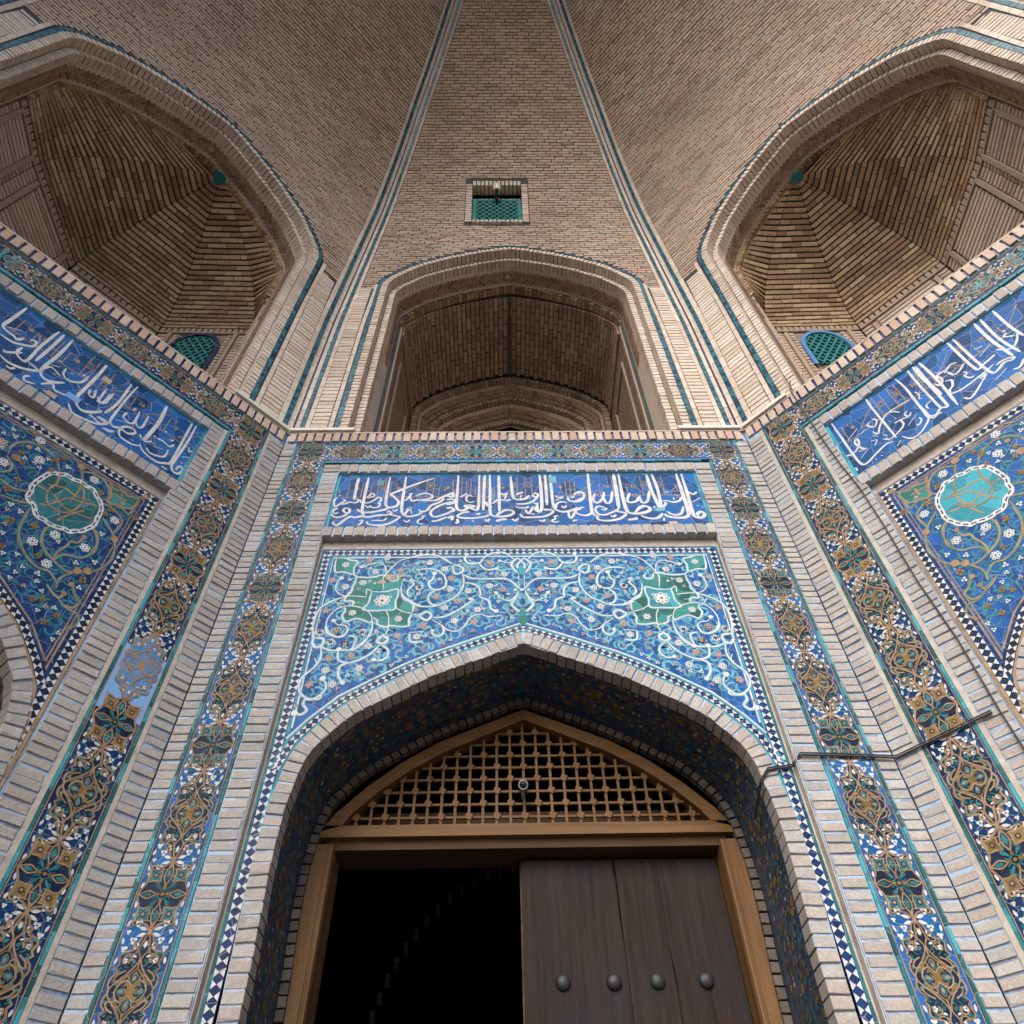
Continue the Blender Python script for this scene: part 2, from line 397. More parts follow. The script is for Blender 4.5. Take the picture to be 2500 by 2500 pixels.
def unit_mesh(i, mat):
    k = (i, mat.name)
    if k not in UMESH:
        mb = MB()
        mb.add(*UNITS[i])
        UMESH[k] = mb.mesh('brick', [mat])
    return UMESH[k]
VIEWM = cam.matrix_world.inverted()
FN = F_PX / 1250.0
def screen_rank(mw, m):
    p = mw @ m.translation
    c = VIEWM @ p
    if c.z > -0.1:
        return 0.0
    x, y = FN * c.x / -c.z, FN * c.y / -c.z
    sx = m.col[0].xyz.length
    sz = m.col[2].xyz.length
    nrm = (mw.to_3x3() @ m.col[1].xyz).normalized()
    dv = (p - cam.matrix_world.translation)
    a = sx * sz * abs(nrm.dot(dv.normalized())) / dv.length_squared
    if abs(x) > 1.02 or abs(y) > 1.02:
        a *= 1e-4
    return a
BATCH = {}
def add_piece(parent, mw, name, mat, m):
    """queue one brick; the 300 that show largest become parts, the rest one joined part"""
    BATCH.setdefault((parent.name, name), [parent, mw, []])[2].append((mat, m))
def flush_pieces():
    for (pn, name), (parent, mw, L) in BATCH.items():
        L = [(screen_rank(mw, m), i, mat, m) for i, (mat, m) in enumerate(L)]
        L.sort(key=lambda t: -t[0])
        vis = [t for t in L if t[0] > 2e-7][:300]
        ids = {t[1] for t in vis}
        for _, i, mat, m in vis:
            link(name, unit_mesh(i % 10, mat), parent, m)
        rest = [t for t in L if t[1] not in ids]
        if rest:
            mats, mb = [], MB()
            for _, i, mat, m in rest:
                if mat not in mats:
                    mats.append(mat)
                v, f = UNITS[i % 10]
                mb.add([m @ Vector(p) for p in v], f, mats.index(mat))
            mb.obj('distant_' + name if vis else name, mats, parent, kind='stuff')
def pm(cx, cy, cz, sx, sy, sz, ax=None, ay=None, az=None, jit=0.0):
    ax = Vector(ax or (1, 0, 0)); ay = Vector(ay or (0, 1, 0)); az = Vector(az or (0, 0, 1))
    if jit:
        cy += random.uniform(-jit, jit)
        k = random.uniform(-jit, jit) * 1.5
        az2 = (az + ax * k).normalized(); ax2 = (ax - az * k).normalized()
        ax, az = ax2, az2
        sx *= random.uniform(0.97, 1.0)
        sz *= random.uniform(0.95, 1.03)
    m = Matrix.Identity(4)
    m.col[0] = (*(ax * sx), 0); m.col[1] = (*(ay * sy), 0); m.col[2] = (*(az * sz), 0); m.col[3] = (cx, cy, cz, 1)
    return m
def offset_path(P, d):
    """move a polyline inwards (towards its right-hand side) by d with mitred corners"""
    out = []
    n = len(P)
    for i in range(n):
        a, b, c = P[max(0, i - 1)], P[i], P[min(n - 1, i + 1)]
        def nrm(p, q):
            dx, dz = q[0] - p[0], q[1] - p[1]
            l = math.hypot(dx, dz)
            return (dz / l, -dx / l)
        n1 = nrm(a, b) if i else nrm(b, c)
        n2 = nrm(b, c) if i < n - 1 else nrm(a, b)
        mx, mz = n1[0] + n2[0], n1[1] + n2[1]
        l2 = mx * mx + mz * mz
        k = 2 * d / l2
        out.append((b[0] + mx * k, b[1] + mz * k))
    return out
def resample(P, step):
    L = [0]
    for i in range(1, len(P)):
        L.append(L[-1] + math.hypot(P[i][0] - P[i - 1][0], P[i][1] - P[i - 1][1]))
    n = max(2, int(round(L[-1] / step)))
    out, k = [], 0
    for i in range(n + 1):
        s = L[-1] * i / n
        while k < len(L) - 2 and L[k + 1] < s:
            k += 1
        t = (s - L[k]) / max(1e-9, L[k + 1] - L[k])
        out.append((P[k][0] + (P[k + 1][0] - P[k][0]) * t, P[k][1] + (P[k + 1][1] - P[k][1]) * t))
    return out
def full(H):
    """right half profile (bottom -> apex) into a whole path left foot -> apex -> right foot"""
    return [(-u, v) for u, v in H] + [p for p in reversed(H[:-1])]
def Z(v):
    return v + CAMZ
# traced strokes in millimetres on each wall: width|u,v u,v ...
TEXT_C='23|-1434,5400 -1434,5232 -1430,5082;23|-1345,5399 -1346,5195 -1344,5021 -1338,4920 -1314,4862;23|-1152,5408 -1155,5193 -1151,5036 -1135,4985 -1101,4971 -1055,4987 -1040,5043 -1084,5113 -1116,5153 -1055,5201 -911,5298 -762,5379;23|-1009,5406 -1009,5191 -1009,5034 -1000,4916 -969,4858 -916,4849 -855,4873 -826,4906;17|-1581,5119 -1600,5076 -1594,5024 -1577,4987 -1544,5024 -1503,5071 -1533,5089;17|-1544,5024 -1506,5023 -1462,5048 -1413,5039 -1386,5077 -1420,5087;15|-1578,5136 -1553,5148;17|-1218,5020 -1194,5079 -1219,5114 -1257,5075 -1296,5041 -1360,5042 -1377,5087;13|-1326,5107 -1280,5171 -1262,5132 -1315,5103;17|-1219,5028 -1197,5019 -1208,4977 -1244,4969 -1278,4983;21|-1385,4954 -1353,4917 -1278,4906 -1196,4927 -1146,4943 -1117,4971;21|-1482,4972 -1450,4947 -1447,4902 -1483,4909 -1500,4947 -1482,4972;19|-1447,4913 -1481,4864 -1541,4844 -1581,4865 -1598,4907 -1579,4948 -1550,4965;21|-1565,4792 -1551,4752 -1514,4747 -1472,4807 -1427,4852 -1384,4839 -1344,4854 -1270,4845 -1199,4866 -1127,4871 -1087,4892 -1111,4921 -1125,4898;19|-1106,4876 -1063,4864 -1020,4847 -1005,4853;19|-1283,4789 -1263,4753 -1194,4736 -1113,4747 -1055,4786 -1004,4842;14|-1243,4796 -1191,4800 -1140,4800 -1118,4835;15|-1347,4798 -1316,4802 -1331,4757 -1349,4742;19|-966,4941 -926,4969 -958,4916 -969,4866;14|-929,4940 -910,4882;17|-1022,5077 -978,5072 -951,5129 -938,5169;19|-945,5120 -929,5059 -881,5070 -816,5063 -720,5065 -658,5116 -564,5177;17|-897,5128 -824,5166 -762,5139 -757,5100 -807,5076 -871,5070;19|-675,5117 -656,5078 -696,5030 -753,4997 -785,4930 -831,4911 -860,4939;21|-558,5046 -621,5026 -694,4983 -748,4921 -750,4872 -727,4843 -685,4846 -604,4891 -554,4944;19|-739,4782 -682,4794 -612,4837;14|-791,4856 -821,4848 -814,4823 -849,4799 -851,4759 -803,4743;13|-1323,5004 -1297,4970 -1274,5000;13|-1082,4942 -1058,4917 -1041,4950;13|-974,4801 -945,4776 -922,4804;13|-1585,4923 -1559,4890 -1542,4914;21|-612,5154 -579,5165 -567,5124 -593,5107 -610,5125;21|-591,4845 -564,4820 -578,4796;23|-537,5423 -538,5185 -540,5011 -524,4935 -473,4923 -431,4959 -378,4930 -351,4955 -347,5095 -348,5430;23|-299,5424 -304,5183 -306,4924;23|-254,5429 -250,5182 -249,4924 -231,4854 -166,4837 -93,4846 -50,4880 -60,4915 -113,4922 -171,4881 -198,4840;23|-173,5418 -171,5181 -168,4906;23|-66,5408 -56,5197 -44,5092 -4,5067 61,5080 93,5125;19|-24,5135 20,5161 42,5170;17|13,5082 25,5134;25|197,5424 201,5177 195,4952 174,4898 154,4919 160,5003;23|246,5423 246,5212 242,4985;23|291,5422 293,5175 295,5018 311,4933 362,4896 437,4907 504,4951;21|129,5156 166,5145 165,5103 132,5107 123,5139;19|165,5107 124,5041 59,5008 -27,5005;23|-230,4965 -272,4988 -286,5043;21|-230,5011 -176,5067 -112,5054 -69,5071;15|-138,5136 -111,5124 -122,5075;21|-154,5154 -127,5136 -94,5159;14|-403,5113 -431,5135 -452,5110 -456,5065 -423,5031 -386,5044;14|-511,5106 -469,5140 -450,5158;40|-474,4977 -427,4983 -373,4972;21|-523,4869 -511,4831 -427,4819 -344,4826 -282,4841 -256,4866;19|-523,4857 -482,4890 -425,4906;21|-526,4812 -517,4771 -539,4755;25|-198,4775 -146,4799 -104,4798;21|7,4874 32,4829 116,4825 211,4835 276,4876 286,4914 226,4926 215,4915;15|-28,4968 15,4951 68,4953 81,4973;19|56,4928 76,4873 109,4928 127,4973 145,4902;25|97,4870 130,4869;17|129,5020 150,5003 166,5020;17|323,5119 348,5087 389,5104;15|318,5049 391,5090;17|317,4942 328,5004 371,5031 418,5017;17|367,4975 387,4949 410,4980;19|420,4899 422,4829 442,4813 490,4915 534,4927;19|430,5103 437,5048 490,5037 547,5081;21|522,5134 554,5158;17|452,5107 467,5085 485,5111;15|332,4842 300,4834 303,4802 273,4782 290,4760 334,4769;19|-292,4801 -270,4779 -250,4808;19|-62,4806 -37,4781 -10,4809;19|167,4787 192,4771 219,4794;17|-390,4791 -387,4770;23|447,4767 480,4786;19|-366,4883 -350,4867 -335,4888;21|-630,5116 -595,5160 -575,5124 -603,5107;19|-628,5073 -569,5077 -557,5037 -593,5012 -625,5004;23|-622,4953 -580,4961 -557,4927 -588,4903;21|-605,4821 -575,4845 -553,4836;22|482,5126 531,5168 570,5153 569,5093 532,5042 473,5025;24|636,5443 628,5209 622,4969 628,4862 680,4830;22|674,5142 650,5078 661,5019 702,5027 737,5091 754,5166;22|741,5091 757,5009 800,5035 828,5178;13|696,5133 699,5105 710,5133 712,5105 722,5132;29|869,5421 864,5187 857,4930;29|914,5420 910,5093 920,4911 943,4872 1020,4864 1103,4892 1123,4936 1086,4963 1037,4942 988,4875;22|981,5148 945,5056 963,5015 1022,5033 1051,5095;22|1056,5106 1067,5014 1120,5035 1153,5174;13|1002,5129 1004,5101 1015,5129 1018,5101 1029,5129;22|660,4844 665,4789 740,4771 843,4795 909,4859 861,4887 833,4891;20|652,4929 684,4964 740,4946;20|652,4929 668,4867 727,4849 823,4902 851,4930;22|464,4908 505,4860 570,4842 625,4883;27|1168,5417 1175,5202 1197,5016 1212,4908;24|1216,5417 1233,5202 1222,4943 1185,4914 1162,4962;29|1296,5159 1324,5153;29|1251,5034 1285,5033;22|1276,5015 1249,4957 1185,4914;20|1281,5042 1339,5014 1387,5028 1408,5046 1428,5090;18|1350,5042 1354,5084;29|1439,5424 1444,5142 1447,4923 1439,4843 1395,4806 1312,4807 1251,4828 1241,4858;27|1486,5423 1486,5123 1479,4887 1492,4813 1545,4804 1577,4847 1553,4882 1516,4851 1519,4813;22|1260,4890 1308,4845 1378,4858 1417,4959;22|1033,4840 1078,4804 1166,4800 1224,4864;24|913,4781 964,4789 1000,4805;18|777,4843 796,4822 822,4851;18|708,4932 729,4914 754,4940;24|1222,4803 1215,4760;18|1505,5157 1533,5123 1574,5156;15|1504,5012 1592,5075;22|1535,4967 1551,4961;22|1571,4948 1586,4939;18|1371,5125 1396,5102;18|510,4925 535,4952 563,4943;18|454,4786 487,4777'
TEXT_L='27|1421,5410 1423,5288 1427,5056 1427,4848 1399,4808 1340,4766 1266,4768 1205,4789 1168,4835;27|1459,5414 1461,5182 1449,4921 1446,4817 1479,4772 1520,4788 1534,4846 1517,4871 1492,4851 1488,4808;15|1479,4977 1553,5036;23|1491,4913 1508,4912;23|1527,4906 1544,4906;15|1481,5126 1500,5105 1505,5075 1532,5112;40|1184,5410 1199,5188 1187,4994 1177,4892;38|1274,5122 1288,5131;38|1221,4996 1236,5008;21|1250,5000 1300,5010 1360,4999 1385,5050;21|1231,4936 1195,4894 1153,4900 1131,4930;17|1330,5077 1349,5071 1363,5094;23|1222,4840 1260,4809 1317,4826 1366,4867 1365,4960;15|1258,4896 1331,4929;27|876,5381 880,5152 868,5009 845,4910;27|923,5400 910,5207 906,4990 910,4862 951,4835 991,4862 1054,4857 1097,4904 1075,4937 1021,4913 995,4852 1016,4790 1067,4775 1126,4782 1175,4813;23|972,5057 964,4994 1008,4969 1049,4997 1040,5155;23|1043,5048 1086,4988 1116,5018 1111,5162;15|986,5138 1003,5130 1000,5155 1017,5147;15|983,5030 1007,5022;13|933,4914 1021,4961;21|904,4760 943,4761 970,4791;27|651,5401 651,5251 650,5092;23|756,5162 760,5023 763,4975 808,5007 812,5067 815,5158;21|774,4811 845,4784 888,4798 902,4839 829,4842;19|793,4903 813,4912;19|1103,4825 1120,4821;17|1382,4754 1408,4755 1431,4752;33|656,5404 650,5202 640,5005 636,4889 668,4817 723,4797 790,4854 826,4910;28|618,4783 675,4721 753,4727 844,4758 892,4817 819,4828;25|671,5043 685,4989 721,4989 704,5084;28|742,5019 793,4987 803,5134;33|363,5426 362,5174 347,4962 360,4889 407,4861 462,4888 514,4947;30|296,5418 292,5174 282,4971;30|257,5412 239,5142 243,4925 202,4903 161,4942 165,5017;25|189,4969 115,4878 96,4885;33|-4,5430 -13,5219 -19,5105 18,5075 73,5071 101,5057 130,5111;28|9,5005 94,5006 153,5043 207,5096 199,5158 164,5137;30|104,4817 176,4800 267,4833 335,4900 261,4915 313,4917;16|14,5122 88,5172;18|386,5123 417,5131;18|371,5033 424,5065;25|459,5092 473,5015 529,4995 595,5057 607,5165;51|567,5141 590,5143;23|353,4951 383,5011 466,4982;25|406,4794 461,4865 495,4821 558,4833 607,4850;23|325,4803 303,4771 319,4731 378,4760;23|175,4760 207,4759 223,4791;18|414,4965 440,4971;18|502,5075 523,5080;18|689,5043 715,5053;18|706,4883 728,4888;18|770,4793 803,4799;30|442,4754 467,4758;20|893,4755 972,4795'
TEXT_R='24|-1552,5445 -1549,5219 -1550,5025 -1523,4976 -1461,4966 -1403,5022 -1397,5089 -1428,5052 -1402,4952 -1377,4929 -1437,4941;24|-1497,5440 -1491,5192 -1486,4958 -1473,4808 -1431,4781 -1345,4811 -1249,4840 -1192,4824;14|-1460,5131 -1351,5191;14|-1305,5130 -1348,5106;18|-1244,5171 -1275,5148 -1237,5086 -1197,5135 -1215,5183;22|-1168,5441 -1169,5269 -1161,5040 -1155,4839;20|-1025,5062 -1087,5135 -1154,5104 -1206,5052 -1246,4994 -1270,5053;18|-1084,5141 -994,5131 -914,5121;16|-1128,5047 -1120,5032;16|-1080,5037 -1072,5022;18|-980,5026 -1008,5006 -989,4962 -964,4990;20|-987,4961 -1050,4980 -1107,4992;20|-1057,4992 -1057,4919 -1116,4880 -1194,4865 -1237,4911;14|-1286,5017 -1256,4967;16|-1211,4938 -1202,4924;14|-1037,4878 -936,4940;18|-943,4887 -938,4851 -972,4821 -986,4838;22|-1116,4816 -1077,4745 -1013,4733 -933,4778 -888,4832 -882,4907 -888,5004 -883,5259 -902,5454;24|-791,5449 -794,5206 -789,4920 -783,4829;26|-727,5415 -732,5165 -719,4960;20|-882,4838 -842,4809 -800,4794;18|-838,4962 -802,4971 -849,4956 -852,4911;14|-853,5167 -839,5109 -857,5066 -835,5052;14|-1449,4865 -1365,4912;18|-1368,4769 -1360,4752;18|-1318,4766 -1308,4753;14|-1320,4967 -1279,4940 -1317,4899;14|-1185,4754 -1139,4788;22|-1547,4903 -1534,4881;16|-1550,4803 -1523,4804 -1524,4764;14|-1222,4950 -1196,4913;27|-739,5506 -748,5334 -741,5129 -739,4861 -749,4814 -789,4839 -865,4795 -882,4874;27|-692,5441 -675,5148 -687,4769;25|-887,5186 -889,4958 -894,4830;23|-708,5104 -682,5054 -646,5110 -661,5172 -595,5171;23|-643,5064 -606,5036 -624,4977 -659,4953 -668,4910 -584,4885 -409,4903 -335,4922;23|-609,5146 -543,5189 -497,5171;23|-589,5142 -567,5070 -522,5074 -467,5112;27|-446,5445 -445,5165 -434,4977 -388,4980 -320,4992 -281,5001;27|-402,5441 -400,5147 -385,4871 -347,4842 -280,4874 -233,4850 -214,4866 -267,4898 -328,4898;16|-363,5073 -249,5131;16|-351,5181 -325,5168 -297,5161;30|-223,5435 -229,5170 -209,4880;27|-173,5443 -187,5130 -160,4874;27|-74,5434 -80,5175 -67,4997;41|-132,5171 -122,5151;20|-125,5129 -156,5107 -104,5052;23|-80,5062 -131,4982 -192,4962 -254,5039;23|-466,4834 -534,4782 -598,4754 -625,4797;20|-466,4834 -408,4881 -464,4873;16|-399,4768 -294,4810;25|-272,4762 -230,4745 -177,4794;20|-509,5039 -496,5001 -521,4993 -505,4941 -477,4934;16|-655,5212 -618,5174'
SCROLL_C='12|-1329,3956 -1430,3904 -1495,3843 -1521,3762 -1521,3664 -1507,3548;10|-1332,3956 -1382,3978 -1420,4032 -1418,4108 -1394,4150;10|-1103,3717 -1126,3777 -1185,3827 -1271,3854 -1352,3841 -1409,3781 -1431,3702 -1422,3643 -1383,3585 -1328,3554 -1280,3572 -1264,3621 -1294,3661 -1346,3669 -1381,3709;10|-1103,3717 -1092,3638 -1104,3562 -1147,3497 -1184,3460;10|-1055,4027 -1071,4137 -1054,4193 -1015,4272 -958,4341 -881,4376 -792,4398;10|-749,3844 -822,3886 -888,3939 -919,4004 -924,4069;10|-1255,4275 -1179,4309 -1116,4318 -1071,4273 -1056,4193;13|-1278,4162 -1207,4155 -1137,4160 -1092,4179 -1037,4178;12|-1032,4176 -1019,4125 -975,4113 -954,4141 -973,4169;13|-1278,4162 -1284,4095 -1297,4052 -1295,4009 -1331,3945 -1332,3903 -1295,3908 -1264,3892 -1271,3851;12|-1322,3841 -1312,3800 -1328,3760 -1292,3698 -1230,3727 -1177,3716 -1114,3686 -1103,3717;13|-1099,3737 -1065,3707 -1056,3665 -991,3642 -964,3656 -897,3644 -831,3653 -833,3713 -819,3763;13|-813,3783 -818,3876 -886,3918 -915,3982;12|-815,4111 -859,4123 -831,4078 -864,4024 -868,3971 -835,3939;12|-1140,4001 -1040,3998 -950,4026 -940,3961 -952,3898 -951,3816 -1048,3807 -1145,3806 -1185,3824 -1151,3880 -1146,3943 -1140,4001;9|-1140,4001 -1182,4029 -1177,3964;9|-1329,3956 -1256,3955 -1171,3943;7|-1262,3892 -1217,3891;9|-1009,3796 -984,3735 -977,3647 -984,3579;9|-946,3836 -889,3794 -820,3773;12|-1471,4377 -1406,4379 -1363,4356 -1299,4334 -1315,4264 -1313,4194 -1389,4220 -1451,4218 -1468,4289 -1471,4377;7|-1471,4377 -1486,4419;10|-1314,4194 -1287,4171 -1278,4162;12|-818,3587 -730,3595;12|-818,3587 -803,3502 -723,3500;10|-984,3579 -1024,3551 -1038,3514 -1002,3486 -966,3513 -975,3560;9|-1370,3904 -1333,3914;12|-889,4375 -801,4404 -693,4403 -618,4365 -548,4298;15|-539,4285 -526,4202 -495,4187 -452,4227 -489,4276 -539,4285;12|-460,4195 -446,4102 -460,4017 -508,3935 -592,3875 -655,3844 -757,3843 -844,3878;12|-823,4231 -745,4247 -664,4229 -608,4178 -582,4104 -586,4055 -600,4031;13|-679,4192 -688,4130 -716,4093 -695,4032 -651,4013 -600,4031;12|-651,4013 -699,3972 -708,3914 -684,3867 -649,3853;12|-450,4174 -379,4135 -257,4128 -126,4126 -64,4082 -26,4021;12|-439,4089 -378,4074 -334,4039 -316,3979 -323,3932;13|-323,3932 -255,3896 -236,3815 -196,3787;12|-666,3731 -584,3736 -502,3785 -423,3850 -372,3907 -391,3915;16|-771,3749 -711,3786 -672,3754 -705,3704 -771,3749;10|-835,3778 -771,3749;10|-665,3707 -588,3651 -545,3608 -479,3596 -424,3649 -386,3725 -320,3758 -254,3735 -153,3741;13|-588,3654 -574,3589 -614,3547 -654,3577 -654,3606;15|-431,4406 -447,4353 -410,4303 -330,4309 -304,4351;12|-304,4351 -259,4404 -169,4432 -105,4408 -59,4348;15|-330,4302 -298,4250 -258,4228 -196,4240;10|-169,4330 -115,4310 -69,4312;15|-25,4364 -76,4286 -24,4196 31,4269 -25,4364;10|-22,4196 -20,4011;15|-26,3987 -56,3905 -82,3859 -46,3802 -17,3776;10|-196,3975 -170,3928 -101,3892 -58,3926 -24,3993;12|-1528,3654 -1499,3558 -1497,3496 -1471,3454;16|-1493,3548 -1427,3536 -1425,3479 -1468,3459 -1487,3496;12|-1431,3469 -1415,3393 -1421,3332 -1449,3274 -1503,3207 -1518,3144 -1500,3079 -1453,3032 -1400,3022 -1355,3058 -1333,3105 -1343,3151 -1370,3184;12|-1094,3649 -1103,3574 -1139,3489 -1203,3436 -1304,3430 -1361,3431 -1430,3464;12|-1301,3427 -1295,3362 -1265,3330 -1209,3319 -1137,3347 -1065,3406 -1020,3477;15|-1210,3319 -1266,3290 -1269,3216 -1228,3149;12|-1356,3059 -1357,3023 -1422,3015 -1461,3025;15|-1453,3023 -1458,2979 -1427,2934 -1456,2900 -1500,2911;12|-1432,3653 -1404,3589 -1342,3554 -1287,3561 -1268,3619;12|-1256,3565 -1196,3544 -1202,3471 -1204,3436;16|-1007,3562 -1044,3510 -998,3489 -967,3530 -1007,3562;12|-1012,3477 -959,3435 -952,3375 -994,3336 -1042,3343;8|-1454,3364 -1433,3314 -1449,3295'
BLOB_C='-1394,4150,19 -1381,3709,18 -1255,4275,18 -677,4192,20 -600,4031,15 -196,3787,20 -196,4240,17 -169,4330,15 -431,4406,17 -391,3915,15 -653,3601,13 -196,3975,17 -50,4006,11 6,4005,11 -1368,3184,22 -1500,2911,22 -1228,3149,18 -1301,3437,20 -1203,3436,18 -1042,3343,15'
FLOWER_C='-1348,4417,w -1198,4356,p -1063,4378,w -1507,4261,p -1140,4216,w -1461,4131,p -1348,4052,w -947,4231,p -782,4040,w -1501,3979,s -1373,3878,s -1455,3807,p -1257,3784,w -1488,3702,q -1460,3591,w -1348,3613,p -1156,3591,w -903,3559,p -1370,3509,w -1263,3489,p -785,3803,q -912,3719,w -1056,3599,s -1386,4300,w -1052,3905,W -1222,4095,w -764,3548,w -549,4410,w -668,4445,s -723,4314,w -603,4241,w -545,4140,p -422,4245,q -241,4307,p -134,4178,w -478,4330,s -248,4050,w -410,3998,w -548,4018,w -785,4039,w -144,4013,p -483,3888,p -646,3936,p -581,3826,w -334,3805,w -500,3696,w -440,3751,q -356,3683,p -730,3650,p -179,3884,s -632,4129,s -235,4186,s -377,4421,q -196,4386,s -79,3791,q -1461,3595,w -1343,3609,p -1156,3596,w -1370,3504,w -1264,3487,p -1098,3465,w -1356,3357,p -1204,3380,p -1361,3255,w -1134,3271,w -1507,3335,s -1450,3138,p -1295,3136,w -1501,2968,q -1072,3329,q -1024,3413,s -1513,2818,s -1205,3210,s'
SCROLL_S='19|490,4349 558,4393 665,4408 758,4407 837,4389 929,4344;19|945,4321 984,4244 1010,4138 1003,4003;19|544,4088 529,4166 554,4241 626,4298 716,4304 792,4265 854,4175;17|544,4069 596,4031 612,3975 576,3922;19|962,4299 1026,4342 1104,4339 1159,4296 1192,4213 1158,4151;17|1131,4385 1184,4319 1250,4342 1304,4334 1356,4363 1406,4418;17|1180,4184 1241,4184 1312,4192 1366,4184 1368,4335;19|1174,4142 1260,4146 1338,4106 1355,4045 1337,3930;17|600,3876 691,3859 780,3904;17|658,3762 750,3783 827,3822;19|839,3792 851,3641 895,3522 963,3456 1011,3420;17|991,3743 986,3642 1036,3559 1108,3517;17|1178,3917 1253,3879 1291,3793 1283,3707;19|1239,4020 1346,3938 1402,3832 1422,3731;14|341,4383 379,4396 376,4444;18|1365,3912 1406,3820 1411,3705 1370,3599 1282,3519;18|1282,3519 1219,3482 1119,3511 1042,3549 996,3612 973,3711;18|849,3725 856,3613 908,3512 989,3438 1073,3405 1142,3418 1215,3364;15|1222,3329 1212,3416 1267,3508;15|1137,3911 1224,3890 1282,3813 1298,3721 1251,3633 1185,3604 1139,3568 1123,3499;20|1123,3499 1115,3578 1139,3655 1147,3705 1187,3730 1200,3793;15|1256,3276 1332,3238 1404,3233 1436,3178 1407,3119;20|1289,3417 1340,3347 1382,3321 1361,3258 1315,3252;20|1165,3328 1221,3290 1264,3281 1282,3326'
SCROLL_M='12|860,4162 876,4082 860,3996 892,3906 960,3878 1034,3909 1071,4029 1053,4120 996,4217;12|776,3988 851,3981;12|874,3853 912,3887 983,4020 1042,4042 1160,4093;12|900,3983 1001,3932 1087,3942 1170,3962;12|842,4035 931,4083 1017,4072 1109,4101;12|1006,3804 1055,3913 1109,3995'
BLOB_S='938,4337,29 592,4100,31 609,4241,19 1366,3912,29 1406,4418,24 1275,3524,27 1325,3561,29 1200,3793,18 1287,3409,20 1407,3119,15 1278,3323,18'
FLOWER_S='636,4348,w 707,4189,w 783,4266,o 507,4259,s 1054,4292,w 1306,4060,w 1282,3894,s 962,3561,w 1047,3693,w 922,3676,o 1238,3719,w 669,3830,o 738,3735,s 806,3722,s 659,4264,s 554,4007,w 474,4155,p 870,4266,s 1177,4410,o 1431,4306,s 1412,4178,o 1134,4220,o 1252,4130,o 1101,3462,w 1241,3576,s 1336,3654,s 1422,3576,w 1334,3416,s 1330,3481,o 1090,3366,s 1423,3880,o 793,3625,o'
MEDALLION=[(789, 4075), (812, 4144), (857, 4169), (896, 4197), (939, 4192), (989, 4211), (1040, 4203), (1085, 4208), (1123, 4169), (1158, 4146), (1191, 4099), (1203, 4042), (1204, 3991), (1212, 3946), (1202, 3903), (1181, 3860), (1163, 3824), (1129, 3800), (1108, 3772), (1073, 3776), (1048, 3761), (988, 3748), (941, 3757), (907, 3752), (875, 3774), (856, 3807), (833, 3828), (803, 3835), (783, 3868), (784, 3911), (768, 3949), (772, 3996), (778, 4029)]
STAR=[(1137, 4371), (1184, 4319), (1220, 4324), (1244, 4356), (1295, 4326), (1356, 4363), (1383, 4329), (1349, 4224), (1307, 4205), (1268, 4208), (1235, 4169), (1198, 4172), (1204, 4243)]
GREEN=[[(-1278, 4162), (-1207, 4155), (-1137, 4160), (-1092, 4176), (-1065, 4115), (-1055, 4027), (-1140, 4001), (-1146, 3943), (-1151, 3880), (-1185, 3824), (-1271, 3851), (-1262, 3892), (-1332, 3903), (-1331, 3945), (-1295, 4009), (-1297, 4052), (-1284, 4095)], [(-1072, 4176), (-1032, 4176), (-1019, 4125), (-975, 4113), (-954, 4141), (-924, 4157), (-932, 4080), (-915, 3982), (-886, 3918), (-821, 3876), (-810, 3783), (-951, 3816), (-944, 3961), (-950, 4026), (-1040, 3998), (-1055, 4027)], [(-1322, 3841), (-1271, 3851), (-1185, 3824), (-1145, 3806), (-1048, 3807), (-951, 3816), (-819, 3763), (-833, 3713), (-831, 3653), (-897, 3644), (-964, 3656), (-991, 3642), (-1056, 3665), (-1090, 3727), (-1114, 3686), (-1177, 3716), (-1230, 3727), (-1292, 3698), (-1328, 3760), (-1312, 3800)], [(-1140, 4001), (-1040, 3998), (-950, 4026), (-940, 3961), (-952, 3898), (-951, 3816), (-1048, 3807), (-1145, 3806), (-1185, 3824), (-1151, 3880), (-1146, 3943)], [(-1471, 4377), (-1406, 4379), (-1363, 4356), (-1299, 4334), (-1315, 4264), (-1313, 4194), (-1389, 4220), (-1451, 4218), (-1468, 4289)]]
def parse(s):
    out = []
    for ln in s.split(';'):
        w, p = ln.split('|')
        out.append((int(w) / 1000, [tuple(int(a) / 1000 for a in q.split(',')) for q in p.split()]))
    return out
def parse_b(s):
    out = []
    for q in s.split():
        a = q.split(',')
        out.append((int(a[0]) / 1000, int(a[1]) / 1000, int(a[2]) / 1000 if a[2].isdigit() else a[2]))
    return out
XC, D, PHI, HW = 0.155, 4.0, 46.5, 2.21
AY = D - HW / math.tan(R(PHI / 2))
def wall_matrix(k):
    """k=0 centre, -1 left, +1 right, -2/+2 outermost"""
    a = PHI * k
    rr = D - AY
    return Matrix.Translation((XC + rr * math.sin(R(a)), AY + rr * math.cos(R(a)), 0)) @ Matrix.Rotation(-R(a), 4, 'Z')
MW = {k: wall_matrix(k) for k in (-2, -1, 0, 1, 2)}
# ================================================================= SETTING
mb = MB(); mb.box(-300, 300, -300, 300, -0.5, 0)
mb.obj('ground', M['ground'], kind='structure')
